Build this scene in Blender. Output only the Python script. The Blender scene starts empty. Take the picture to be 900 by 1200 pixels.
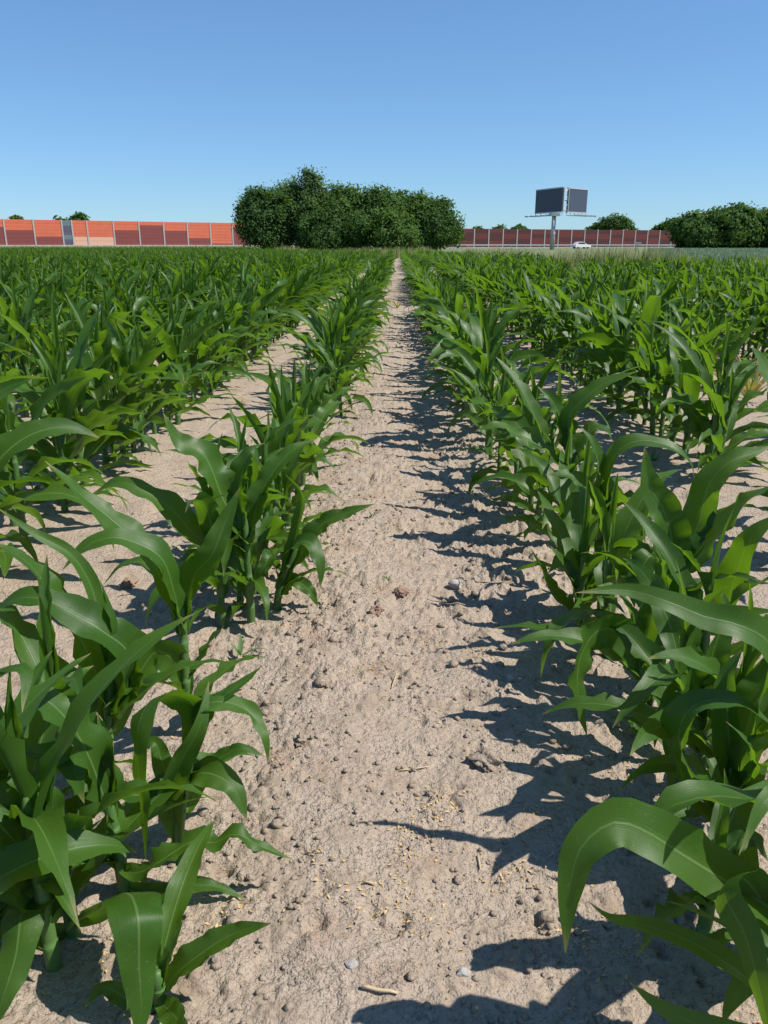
import bpy, math
import numpy as np
from mathutils import Vector, Matrix, Euler

sc = bpy.context.scene
R = math.radians
rng = np.random.default_rng(7)

# ------------------------------------------------------------------ camera
CAM_H, PITCH, YAW, FPX = 0.81, 18.6, 0.876, 930.0
cam_d = bpy.data.cameras.new("camera")
cam = bpy.data.objects.new("camera", cam_d)
sc.collection.objects.link(cam)
cam.location = (0, 0, CAM_H)
cam.rotation_euler = (R(90 - PITCH), 0, R(YAW))
cam_d.sensor_fit = 'VERTICAL'
cam_d.sensor_height = 24.0
cam_d.lens = 24.0 * FPX / 1200.0
cam_d.clip_start = 0.02
cam_d.clip_end = 6000
sc.camera = cam

# ------------------------------------------------------------------ sky, sun, exposure
SUN_EL, SUN_AZ_BEHIND = 53.0, 9.0          # sun stands to the right, a little behind the camera
SUN_DIR = Vector((math.cos(R(SUN_EL)) * math.cos(R(SUN_AZ_BEHIND)),
                  -math.cos(R(SUN_EL)) * math.sin(R(SUN_AZ_BEHIND)), math.sin(R(SUN_EL))))
w = bpy.data.worlds.new("World"); sc.world = w; w.use_nodes = True
nt = w.node_tree; bg = nt.nodes["Background"]
sky = nt.nodes.new("ShaderNodeTexSky"); sky.sky_type = 'NISHITA'; sky.sun_disc = False
sky.sun_elevation = R(SUN_EL)
sky.sun_rotation = R(90 + SUN_AZ_BEHIND)
sky.altitude = 900; sky.air_density = 1.0; sky.dust_density = 0.15; sky.ozone_density = 2.2
gm = nt.nodes.new("ShaderNodeGamma"); gm.inputs["Gamma"].default_value = 0.74          # the phone's soft tone curve over the whole sky
gn = nt.nodes.new("ShaderNodeMix"); gn.data_type = 'RGBA'; gn.blend_type = 'MULTIPLY'; gn.inputs[0].default_value = 1.0; gn.inputs[7].default_value = (.535, .795, 1.07, 1)
nt.links.new(sky.outputs[0], gm.inputs["Color"]); nt.links.new(gm.outputs[0], gn.inputs[6]); nt.links.new(gn.outputs[2], bg.inputs[0]); bg.inputs[1].default_value = 0.15
sl = bpy.data.lights.new("sun", 'SUN'); sl.energy = 5.0; sl.angle = R(0.5); sl.color = (1.0, 0.955, 0.89)
so = bpy.data.objects.new("sun", sl); sc.collection.objects.link(so)
so.rotation_euler = SUN_DIR.to_track_quat('Z', 'Y').to_euler()
sc.view_settings.view_transform = 'Standard'; sc.view_settings.look = 'None'
sc.view_settings.exposure = 0.43; sc.view_settings.gamma = 1.0
sc.render.engine = 'CYCLES'
sc.cycles.max_bounces = 8; sc.cycles.transparent_max_bounces = 8

# ------------------------------------------------------------------ helpers
COL = sc.collection
def link(o, parent=None):
    COL.objects.link(o)
    if parent is not None: o.parent = parent
    return o
def tag(o, label=None, cat=None, group=None, kind=None):
    if label: o["label"] = label
    if cat: o["category"] = cat
    if group: o["group"] = group
    if kind: o["kind"] = kind
    return o
def empty(name, loc=(0, 0, 0), rz=0):
    o = bpy.data.objects.new(name, None); o.empty_display_size = 0.1
    o.location = loc; o.rotation_euler = (0, 0, rz)
    return link(o)
def mesh_np(name, V, F, mat=None, uv=None, smooth=False, attrs=None):
    """V (n,3), F (m,k) all faces of the same size k, uv per vertex (n,2), attrs {name: per-vertex float}"""
    V = np.asarray(V, np.float32); F = np.asarray(F, np.int32)
    me = bpy.data.meshes.new(name)
    m, k = F.shape
    me.vertices.add(len(V)); me.vertices.foreach_set("co", V.ravel())
    me.loops.add(m * k); me.loops.foreach_set("vertex_index", F.ravel())
    me.polygons.add(m)
    me.polygons.foreach_set("loop_start", np.arange(m, dtype=np.int32) * k)
    me.polygons.foreach_set("loop_total", np.full(m, k, np.int32))
    if smooth: me.polygons.foreach_set("use_smooth", np.ones(m, bool))
    if uv is not None:
        ul = me.uv_layers.new(name="UVMap")
        ul.data.foreach_set("uv", np.asarray(uv, np.float32)[F.ravel()].ravel())
    for an, av in (attrs or {}).items():
        a = me.attributes.new(an, 'FLOAT', 'POINT'); a.data.foreach_set("value", np.asarray(av, np.float32))
    me.update(calc_edges=True)
    if mat: me.materials.append(mat)
    return me
def obj(name, me, parent=None):
    return link(bpy.data.objects.new(name, me), parent)
class MB:
    """collects boxes, tubes, prisms into one mesh (mixed polygons)"""
    def __init__(s): s.v = []; s.f = []
    def add(s, vs, fs):
        b = len(s.v); s.v += [tuple(p) for p in vs]; s.f += [tuple(b + i for i in f) for f in fs]; return s
    def box(s, x0, x1, y0, y1, z0, z1):
        return s.add([(x0,y0,z0),(x1,y0,z0),(x1,y1,z0),(x0,y1,z0),(x0,y0,z1),(x1,y0,z1),(x1,y1,z1),(x0,y1,z1)],
                     [(0,3,2,1),(4,5,6,7),(0,1,5,4),(1,2,6,5),(2,3,7,6),(3,0,4,7)])
    def tube(s, pts, rad, n=8, cap=True):
        pts = [Vector(p) for p in pts]; rads = rad if hasattr(rad, '__len__') else [rad] * len(pts)
        vs = []; fs = []; ref = None
        for i, p in enumerate(pts):
            t = (pts[min(i+1, len(pts)-1)] - pts[max(i-1, 0)]).normalized()
            if ref is None: ref = t.orthogonal().normalized()
            a = (ref - t * ref.dot(t)).normalized(); ref = a; b = t.cross(a)
            for k in range(n):
                an = 2 * math.pi * k / n
                vs.append(p + (a * math.cos(an) + b * math.sin(an)) * rads[i])
        for i in range(len(pts) - 1):
            for k in range(n):
                fs.append((i*n+k, i*n+(k+1) % n, (i+1)*n+(k+1) % n, (i+1)*n+k))
        if cap:
            fs.append(tuple(range(n))[::-1]); fs.append(tuple((len(pts)-1)*n + k for k in range(n)))
        return s.add(vs, fs)
    def mesh(s, name, mat, smooth=False):
        me = bpy.data.meshes.new(name); me.from_pydata(s.v, [], s.f); me.update()
        if smooth: me.polygons.foreach_set("use_smooth", np.ones(len(me.polygons), bool))
        if mat: me.materials.append(mat)
        return me
    def build(s, name, mat, parent=None, smooth=False):
        return obj(name, s.mesh(name, mat, smooth), parent)

# a photo direction (900 x 1200 px) to a point on the ground or on the upright plane at distance Y
_M = Euler((R(90 - PITCH), 0, R(YAW))).to_matrix()
def ray(px, py): return _M @ Vector(((px - 450) / FPX, (600 - py) / FPX, -1.0))
def at(px, py, Y):
    d = ray(px, py); t = Y / d.y
    return np.array((d.x * t, Y, CAM_H + d.z * t))
def ground_at(px, py):
    d = ray(px, py); t = -CAM_H / d.z
    return np.array((d.x * t, d.y * t, 0.0))
_Mi = _M.inverted()
def project(p):
    c = _Mi @ (Vector(p) - Vector((0, 0, CAM_H)))
    if c.z > -0.02: return None
    return (450 - c.x / c.z * FPX, 600 + c.y / c.z * FPX, -c.z)

# ------------------------------------------------------------------ vector noise (numpy)
def h2(ix, iy, seed=0):
    n = (ix.astype(np.int64) * 374761393 + iy.astype(np.int64) * 668265263 + seed * 1274126177) & 0xffffffff
    n = ((n ^ (n >> 13)) * 1274126177) & 0xffffffff
    n = n ^ (n >> 16)
    return (n & 0xffffff) / float(0xffffff)
def vnoise(x, y, seed=0):
    ix = np.floor(x); iy = np.floor(y); fx = x - ix; fy = y - iy
    fx = fx * fx * fx * (fx * (fx * 6 - 15) + 10); fy = fy * fy * fy * (fy * (fy * 6 - 15) + 10)
    a = h2(ix, iy, seed); b = h2(ix + 1, iy, seed); c = h2(ix, iy + 1, seed); d = h2(ix + 1, iy + 1, seed)
    return (a * (1 - fx) + b * fx) * (1 - fy) + (c * (1 - fx) + d * fx) * fy * 1.0
def fbm(x, y, oct=4, seed=0):
    s = 0; a = .5
    for o in range(oct):
        s = s + a * (vnoise(x, y, seed + o * 17) - .5); x = x * 2.03 + 3.1; y = y * 2.03 + 7.7; a *= .5
    return s
def domes(x, y, cell, prob, seed, flat=1.0):
    gx = np.floor(x / cell); gy = np.floor(y / cell); out = np.zeros_like(x)
    for dx in (-1, 0, 1):
        for dy in (-1, 0, 1):
            cx = gx + dx; cy = gy + dy
            px = (cx + h2(cx, cy, seed)) * cell; py = (cy + h2(cx, cy, seed + 1)) * cell
            r = cell * (.18 + .5 * h2(cx, cy, seed + 2) ** 2)
            on = h2(cx, cy, seed + 3) < prob
            ang = h2(cx, cy, seed + 4) * 6.28; e = .65 + .35 * h2(cx, cy, seed + 5)
            ux = (x - px) * np.cos(ang) + (y - py) * np.sin(ang); uy = (-(x - px) * np.sin(ang) + (y - py) * np.cos(ang)) / e
            q = 1 - (ux * ux + uy * uy) / (r * r)
            out = np.maximum(out, np.where(on & (q > 0), np.maximum(q, 0) ** .38 * r * flat, 0))
    return out

# ------------------------------------------------------------------ materials
def new_mat(name):
    m = bpy.data.materials.new(name); m.use_nodes = True
    n = m.node_tree.nodes; l = m.node_tree.links
    return m, n, l, n["Principled BSDF"]
def node(n, typ, **kw):
    o = n.new(typ)
    for k, v in kw.items(): setattr(o, k, v)
    return o
def ramp(n, stops):
    r = n.new("ShaderNodeValToRGB"); e = r.color_ramp.elements
    while len(e) < len(stops): e.new(0.5)
    for i, (p, c) in enumerate(stops): e[i].position = p; e[i].color = (*c, 1)
    return r
def noise_tex(n, l, vec, scale, detail=4, rough=.55):
    t = n.new("ShaderNodeTexNoise"); t.inputs["Scale"].default_value = scale
    t.inputs["Detail"].default_value = detail; t.inputs["Roughness"].default_value = rough
    if vec is not None: l.new(vec, t.inputs["Vector"])
    return t
def mixc(n, l, fac, a, b, mode='MIX'):
    m = n.new("ShaderNodeMix"); m.data_type = 'RGBA'; m.blend_type = mode
    for s, v in ((m.inputs[0], fac), (m.inputs[6], a), (m.inputs[7], b)):
        if isinstance(v, (int, float)): s.default_value = v
        elif isinstance(v, tuple): s.default_value = (*v, 1)
        else: l.new(v, s)
    return m.outputs[2]
def math_n(n, l, op, a, b=None, clamp=False):
    m = n.new("ShaderNodeMath"); m.operation = op; m.use_clamp = clamp
    for s, v in ((m.inputs[0], a), (m.inputs[1], b)):
        if v is None: continue
        if isinstance(v, (int, float)): s.default_value = v
        else: l.new(v, s)
    return m.outputs[0]
def bump(n, l, h, strength, dist, normal=None):
    b = n.new("ShaderNodeBump"); b.inputs["Strength"].default_value = strength; b.inputs["Distance"].default_value = dist
    l.new(h, b.inputs["Height"])
    if normal is not None: l.new(normal, b.inputs["Normal"])
    return b.outputs[0]

def plain(name, col, rough=.6, var=.25, scale=3.0, metallic=0.0, bumpd=0.0):
    m, n, l, p = new_mat(name)
    tc = n.new("ShaderNodeTexCoord")
    t = noise_tex(n, l, tc.outputs["Object"], scale, 5)
    c = mixc(n, l, t.outputs[0], tuple(x * (1 - var) for x in col), tuple(min(1, x * (1 + var)) for x in col))
    l.new(c, p.inputs["Base Color"]); p.inputs["Roughness"].default_value = rough; p.inputs["Metallic"].default_value = metallic
    if bumpd: l.new(bump(n, l, t.outputs[0], .6, bumpd), p.inputs["Normal"])
    return m

def soil_mat(name, dark=1.0):
    m, n, l, p = new_mat(name)
    tc = n.new("ShaderNodeTexCoord"); v = tc.outputs["Object"]
    big = noise_tex(n, l, v, 1.7, 5); mid = noise_tex(n, l, v, 14, 6, .6); fine = noise_tex(n, l, v, 120, 6, .65); vf = noise_tex(n, l, v, 420, 4, .6)
    c1 = ramp(n, [(.30, (.255*dark, .20*dark, .143*dark)), (.48, (.365*dark, .294*dark, .224*dark)), (.72, (.425*dark, .352*dark, .277*dark))])
    l.new(mid.outputs[0], c1.inputs[0])
    c2 = mixc(n, l, math_n(n, l, 'MULTIPLY', big.outputs[0], .55), c1.outputs[0], (.352*dark, .278*dark, .212*dark))
    fr = ramp(n, [(.33, (.60, .56, .54)), (.47, (1, 1, 1)), (.75, (1.1, 1.09, 1.08))]); l.new(fine.outputs[0], fr.inputs[0])
    c3 = mixc(n, l, .85, c2, fr.outputs[0], 'MULTIPLY')
    # reddish damp specks
    sp = noise_tex(n, l, v, 9, 3); sr = ramp(n, [(.57, (0, 0, 0)), (.72, (1, 1, 1))]); l.new(sp.outputs[0], sr.inputs[0])
    c4 = mixc(n, l, math_n(n, l, 'MULTIPLY', sr.outputs[0], .45), c3, (.25*dark, .15*dark, .095*dark))
    l.new(c4, p.inputs["Base Color"]); p.inputs["Roughness"].default_value = .95
    p.inputs["Specular IOR Level"].default_value = .15
    vo = n.new("ShaderNodeTexVoronoi"); vo.inputs["Scale"].default_value = 130; l.new(v, vo.inputs["Vector"])
    vo2 = n.new("ShaderNodeTexVoronoi"); vo2.inputs["Scale"].default_value = 310; l.new(v, vo2.inputs["Vector"])
    gsel = math_n(n, l, 'MULTIPLY', math_n(n, l, 'SUBTRACT', mid.outputs[0], .3, True), -2.2)
    b0 = bump(n, l, math_n(n, l, 'MULTIPLY', vo.outputs[0], gsel), 1.0, .006)
    b0 = bump(n, l, math_n(n, l, 'MULTIPLY', vo2.outputs[0], gsel), 1.0, .003, b0)
    b1 = bump(n, l, fine.outputs[0], 1.0, .004, b0); b2 = bump(n, l, vf.outputs[0], .8, .0012, b1)
    l.new(b2, p.inputs["Normal"])
    return m

def leaf_mat(name, dark, light, rough=.4, trans=.32, veins=True, spec=.5):
    """maize blade: parallel veins, pale midrib, light through the blade"""
    m, n, l, p = new_mat(name)
    uvn = n.new("ShaderNodeUVMap"); sep = n.new("ShaderNodeSeparateXYZ"); l.new(uvn.outputs[0], sep.inputs[0])
    tc = n.new("ShaderNodeTexCoord"); oi = n.new("ShaderNodeObjectInfo")
    att = n.new("ShaderNodeAttribute"); att.attribute_name = "tint"
    t = math_n(n, l, 'FRACT', math_n(n, l, 'ADD', oi.outputs["Random"], att.outputs["Fac"]))
    col = mixc(n, l, t, dark, light)
    pat = noise_tex(n, l, tc.outputs["Object"], 9, 3)
    col = mixc(n, l, math_n(n, l, 'MULTIPLY', pat.outputs[0], .6), col, tuple(min(1, c * 1.5) for c in light))
    normal = None
    if veins:
        u = sep.outputs[0]
        mp = n.new("ShaderNodeMapping"); mp.inputs["Scale"].default_value = (64, 1.3, 1); l.new(uvn.outputs[0], mp.inputs[0])
        vn = noise_tex(n, l, mp.outputs[0], 1.0, 3, .6); s = math_n(n, l, 'MULTIPLY', math_n(n, l, 'SUBTRACT', vn.outputs[0], .5), 3.0)
        col = mixc(n, l, math_n(n, l, 'MULTIPLY', math_n(n, l, 'ADD', s, .6, True), .22), col, tuple(min(1, c * 2.0) for c in light))
        d = math_n(n, l, 'ABSOLUTE', math_n(n, l, 'SUBTRACT', u, .5))
        mr = ramp(n, [(0.0, (1, 1, 1)), (.016, (.8, .8, .8)), (.034, (0, 0, 0))]); l.new(d, mr.inputs[0])
        vr = ramp(n, [(0.0, (1, 1, 1)), (.75, (.45, .45, .45)), (1, (0, 0, 0))]); l.new(sep.outputs[1], vr.inputs[0])
        col = mixc(n, l, math_n(n, l, 'MULTIPLY', math_n(n, l, 'MULTIPLY', mr.outputs[0], vr.outputs[0]), .62), col, (.22, .34, .12))
        # young pale tissue at the blade's foot
        br = ramp(n, [(0.0, (1, 1, 1)), (.16, (0, 0, 0))]); l.new(sep.outputs[1], br.inputs[0])
        col = mixc(n, l, math_n(n, l, 'MULTIPLY', br.outputs[0], .55), col, (.13, .24, .035))
        # dry tips and dusty specks
        dr = ramp(n, [(.93, (0, 0, 0)), (.995, (1, 1, 1))]); l.new(sep.outputs[1], dr.inputs[0])
        col = mixc(n, l, math_n(n, l, 'MULTIPLY', dr.outputs[0], .7), col, (.30, .24, .09))
        dn = noise_tex(n, l, tc.outputs["Object"], 260, 2, .5); ds = ramp(n, [(.66, (0, 0, 0)), (.74, (1, 1, 1))]); l.new(dn.outputs[0], ds.inputs[0])
        dl = noise_tex(n, l, tc.outputs["Object"], 6, 2, .5)
        col = mixc(n, l, math_n(n, l, 'MULTIPLY', math_n(n, l, 'MULTIPLY', ds.outputs[0], dl.outputs[0]), .5), col, (.24, .26, .16))
        hgt = math_n(n, l, 'ADD', math_n(n, l, 'MULTIPLY', s, .5), math_n(n, l, 'MULTIPLY', mr.outputs[0], -1.5))
        normal = bump(n, l, hgt, .30, .0007)
        l.new(normal, p.inputs["Normal"])
    l.new(col, p.inputs["Base Color"])
    rn = noise_tex(n, l, tc.outputs["Object"], 30, 3)
    l.new(math_n(n, l, 'ADD', math_n(n, l, 'MULTIPLY', rn.outputs[0], .25), rough - .12), p.inputs["Roughness"])
    p.inputs["Specular IOR Level"].default_value = spec
    tr = n.new("ShaderNodeBsdfTranslucent")
    tcol = mixc(n, l, .75, col, (.21, .40, .010)); l.new(tcol, tr.inputs[0])
    if normal is not None: l.new(normal, tr.inputs["Normal"])
    mx = n.new("ShaderNodeMixShader"); mx.inputs[0].default_value = trans
    l.new(p.outputs[0], mx.inputs[1]); l.new(tr.outputs[0], mx.inputs[2])
    l.new(mx.outputs[0], n["Material Output"].inputs[0])
    return m

M = {}
M['soil'] = soil_mat('dry_sandy_soil')
M['clod'] = soil_mat('soil_clod', .92)
M['brown_clod'] = plain('damp_brown_clod', (.26, .165, .115), .95, .45, 70, bumpd=.008)
M['stone'] = plain('grey_stone', (.34, .31, .28), .8, .25, 40, bumpd=.002)
M['straw'] = plain('straw', (.50, .38, .22), .7, .3, 50)
M['chaff'] = plain('chaff', (.50, .33, .13), .8, .35, 90)
M['leaf'] = leaf_mat('maize_leaf', (.012, .046, .006), (.038, .092, .010), rough=.44, trans=.40, spec=.36)
M['leaf_far'] = leaf_mat('maize_leaf_far', (.012, .046, .005), (.036, .090, .008), rough=.5, trans=.38, veins=False, spec=.26)
M['stem'] = leaf_mat('maize_stem', (.045, .11, .025), (.075, .145, .035), rough=.5, trans=.1, veins=False)
M['weed'] = leaf_mat('weed_leaf', (.05, .10, .03), (.08, .15, .05), rough=.6, trans=.25, veins=False)
M['dry_weed'] = leaf_mat('dry_weed', (.30, .20, .07), (.42, .30, .12), rough=.8, trans=.25, veins=False)
M['dry_grass'] = leaf_mat('dry_grass', (.10, .14, .045), (.28, .25, .115), rough=.8, trans=.25, veins=False)
M['grain'] = leaf_mat('grain_crop', (.16, .21, .15), (.23, .27, .20), rough=.7, trans=.2, veins=False)
M['meadow'] = plain('meadow', (.13, .15, .055), .95, .4, .8)
M['bank'] = plain('grass_bank', (.12, .14, .05), .95, .4, .8)
M['tree'] = leaf_mat('tree_leaf', (.034, .076, .019), (.070, .124, .030), rough=.85, trans=.2, veins=False, spec=.12)
M['tree_pale'] = leaf_mat('pale_tree_leaf', (.055, .095, .034), (.080, .125, .05), rough=.85, trans=.25, veins=False, spec=.12)
M['tree_blue'] = leaf_mat('dark_tree_leaf', (.030, .066, .020), (.054, .100, .028), rough=.85, trans=.2, veins=False, spec=.12)
M['bark'] = plain('bark', (.09, .07, .05), .95, .4, 6, bumpd=.02)
M['orange'] = plain('orange_panel', (.56, .125, .062), .75, .2, .9)
M['maroon'] = plain('maroon_panel', (.20, .044, .040), .7, .10, .4)
M['peach'] = plain('peach_panel', (.62, .35, .24), .7, .06, .4)
M['brick'] = plain('brick_red_panel', (.135, .024, .019), .7, .12, .4)
M['dkbrick'] = plain('dark_red_panel', (.075, .017, .016), .7, .12, .4)
M['post'] = plain('galvanised_post', (.40, .37, .35), .55, .1, .7, metallic=.2)
M['plinth'] = plain('concrete_plinth', (.42, .39, .36), .9, .12, .9)
M['gate_glass'] = plain('tinted_gate_panel', (.10, .085, .13), .2, .15, .6)
M['gate_glass2'] = plain('grey_green_pane', (.13, .17, .18), .2, .15, .6)
M['screen'] = plain('dark_slate_board', (.045, .060, .095), .6, .12, .8)
M['steel'] = plain('pale_steel', (.48, .48, .48), .5, .1, .8, metallic=.3)
M['car'] = plain('white_car_paint', (.75, .75, .75), .25, .03, .6)
M['glass'] = plain('car_glass', (.02, .025, .03), .08, .1, .6)
M['tyre'] = plain('tyre', (.02, .02, .02), .8, .2, 4)

# ------------------------------------------------------------------ ground: one sheet, fine near the path, out to the horizon
def grow(start, step, ratio, end):
    out = []; x = start; s = step
    while x < end: x += s; s *= ratio; out.append(x)
    return out
core = list(np.arange(-.56, .66, .0043))
xr = grow(core[-1], .0055, 1.052, 1500); xl = [-a for a in grow(-core[0], .0055, 1.052, 1500)][::-1]
gx = np.array(xl + core + xr)
ys = [-40, -12, -4, -1.2, -.4, 0, .2, .34]; y = .34
while y < 2000:
    y += max(.0043, .0055 * y) if y < 10 else (.035 * y if y < 60 else .12 * y); ys.append(y)
gy = np.array(ys)
GX, GY = np.meshgrid(gx, gy)
def ground_h(x, y):
    wx = x + .02 * fbm(x * 9, y * 9, 2, 90); wy = y + .02 * fbm(x * 9, y * 9, 2, 91)
    near = np.clip(1.2 - np.hypot(x, y) / 16, 0, 1)
    z = .045 * fbm(x * 1.6, y * .9, 3, 1) + .024 * fbm(x * 6, y * 6, 4, 2)
    z = z + .012 * np.exp(-((x + .10) / .13) ** 2) * near                      # pushed up crest along the path
    rough = .40 + .75 * np.clip(fbm(x * 3.1 + 4, y * 2.1, 3, 5) * 3 + .45, 0, 1) ** 1.5
    rough = rough * (1 + .25 * np.exp(-((x + .20) / .07) ** 2) + .2 * np.exp(-((x - .30) / .08) ** 2))
    cl = domes(wx, wy, .085, .22, 11, .45) * .8 + domes(wx, wy, .034, .22, 21, .8) + domes(wx, wy, .018, .38, 31, 1.2) * 1.2 + domes(x, y, .0105, .40, 41, 1.4) * 1.4
    z = z + (cl * .58 * rough + .005 * fbm(x * 60, y * 60, 3, 8)) * np.clip(near * 2, 0, 1)
    # small cracks and pits
    pit = np.clip(fbm(wx * 22, wy * 24, 4, 61) - .20, 0, 1); z = z - .12 * pit * np.clip(near * 2, 0, 1)
    return z * np.where(np.hypot(x, y) < 60, 1, 0)
GZ = np.zeros_like(GX)
msk = np.hypot(GX, GY) < 24
GZ[msk] = ground_h(GX[msk], GY[msk])
ny, nx = GX.shape
idx = np.arange(ny * nx).reshape(ny, nx)
F = np.stack([idx[:-1, :-1], idx[:-1, 1:], idx[1:, 1:], idx[1:, :-1]], -1).reshape(-1, 4)
ground = obj("ground", mesh_np("ground", np.stack([GX, GY, GZ], -1).reshape(-1, 3), F, M['soil'], smooth=True))
tag(ground, kind="structure")
print("ground quads", len(F))
def gz(x, y): return float(ground_h(np.array([float(x)]), np.array([float(y)]))[0]) if math.hypot(x, y) < 24 else 0.0

# rough meadow behind the field and the low bank under the left barrier
me = MB()
outl = [(-1400, 99), (-24, 99), (-14, 60), (2.0, 58), (4.6, 21), (1400, 21), (1400, 1900), (-1400, 1900)]
me.add([(x, y, .006) for x, y in outl], [tuple(range(len(outl)))])
tag(me.build("meadow", M['meadow']), kind="structure")

# left noise barrier line
BL0 = np.array([-66.5, 118.0]); BLd = np.array([math.cos(R(37)), math.sin(R(37))]); BLn = np.array([BLd[1], -BLd[0]])
def bl(s, o=0.0): p = BL0 + BLd * s + BLn * o; return p
BANK = .62
mb = MB(); A = [bl(-20, 5), bl(-20, 1.2), bl(-20, -6), bl(-20, -10)]; B = [bl(90, 5), bl(90, 1.2), bl(90, -6), bl(90, -10)]
zz = (.0, BANK, BANK, 0)
mb.add([(p[0], p[1], z) for p, z in zip(A, zz)] + [(p[0], p[1], z) for p, z in zip(B, zz)], [(0, 4, 5, 1), (1, 5, 6, 2), (2, 6, 7, 3), (0, 1, 2, 3), (7, 6, 5, 4)])
tag(mb.build("grass_bank", M['bank']), kind="structure")

# ------------------------------------------------------------------ noise barriers
def barrier(name, label, org, d, base, top, runs, post_mat, post_w=.22):
    """runs: list of (length, [(fraction from the bottom, material, part name)...])"""
    rz = math.atan2(d[1], d[0]); root = empty(name, (org[0], org[1], base), rz)
    tag(root, label, "noise barrier", None)
    s = 0; H = top - base; cache = {}
    total = sum(r[0] for r in runs)
    p = MB().box(-.1, total + .1, -.17, .17, -.4, .28); p.build("plinth", M['plinth'], root)
    for i, (L, split) in enumerate(runs):
        z = .28
        for (f1, mat, nm) in split:
            z1 = .28 + (H - .28) * f1
            key = (round(L, 2), round(z, 3), round(z1, 3), mat)
            if key not in cache:
                b = MB(); hgt = z1 - z; k = max(1, round(hgt / .5))
                for j in range(k):   # stacked cassettes with a shallow joint
                    za = z + hgt * j / k + .012; zb = z + hgt * (j + 1) / k - .012
                    b.box(post_w / 2, L - post_w / 2, -.06, .06, za, zb)
                b.box(post_w / 2, L - post_w / 2, -.03, .03, z, z1)
                cache[key] = b.mesh(nm, M[mat])
            o = obj(nm, cache[key], root); o.location = (s, 0, 0); z = z1
        for e in ([s] if i < len(runs) - 1 else [s, s + L]):
            if 'post' not in cache:
                b = MB(); hw = post_w / 2
                b.box(-hw, hw, -.13, -.09, -.3, H + .05); b.box(-hw, hw, .09, .13, -.3, H + .05); b.box(-.02, .02, -.09, .09, -.3, H + .05)
                cache['post'] = b.mesh("post", M[post_mat])
            o = obj("post", cache['post'], root); o.location = (e, 0, 0)
        s += L
    return root
def two(f, lo, hi='orange'): return [(f, lo, "panel"), (1.0, hi, "panel")]
W4 = 4.15
# panels that the photograph shows, from the left; the gate with tinted panes is narrow
seq = [two(.3, 'maroon'), two(.6, 'maroon'), two(.4, 'maroon'), two(.70, 'maroon'), two(.58, 'maroon'), two(.33, 'maroon')]
runsL = [(W4, q) for q in seq]
runsL += [(1.5, [(.22, 'gate_glass', "pane"), (.42, 'gate_glass2', "pane"), (.78, 'gate_glass', "pane"), (1.0, 'gate_glass2', "pane")])]
runsL += [(2.3, two(.34, 'peach'))]
runsL += [(W4, q) for q in (two(.33, 'peach'), two(.62, 'maroon'), two(.84, 'maroon'), two(.62, 'maroon'), two(.30, 'maroon'), two(.06, 'maroon'),
                            two(.8, 'maroon'), two(.5, 'maroon'), two(.3, 'maroon'), two(.6, 'maroon'))]
barrier("noise_barrier", "long orange and maroon motorway noise barrier with grey posts, left of the trees", bl(-6.3), BLd, BANK - .1, 4.42, runsL, 'post')
RD0 = np.array([8.0, 207.0]); RDe = np.array([100.0, 246.0]); RDd = (RDe - RD0) / np.linalg.norm(RDe - RD0)
pats = [[(.18, 'dkbrick', "panel"), (.52, 'brick', "panel"), (.72, 'dkbrick', "panel"), (1., 'brick', "panel")],
        [(.3, 'brick', "panel"), (.55, 'dkbrick', "panel"), (1., 'brick', "panel")],
        [(.35, 'brick', "panel"), (.8, 'dkbrick', "panel"), (1., 'brick', "panel")],
        [(.45, 'dkbrick', "panel"), (.75, 'brick', "panel"), (1., 'dkbrick', "panel")]]
runsR = [(4.15, pats[int(rng.integers(4))]) for _ in range(24)]
barrier("noise_barrier", "dark red striped noise barrier with pale posts behind the billboard", RD0, RDd, 0, 4.65, runsR, 'post', .3)

# guard rail in front of the right barrier
gr = empty("guard_rail", (RD0[0], RD0[1] - 9, 0), math.atan2(RDd[1], RDd[0])); tag(gr, "pale steel guard rail along the road below the dark red barrier", "guard rail")
MB().box(0, 100, -.04, 0, .62, .70).box(0, 100, -.08, -.04, .70, .80).box(0, 100, -.04, 0, .80, .92).build("rail", M['steel'], gr)
pm = MB().box(-.06, .06, .002, .12, -.1, .9).mesh("post", M['steel'])
for i in range(25):
    o = obj("post", pm, gr); o.location = (2 + 4 * i, 0, 0)

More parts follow.
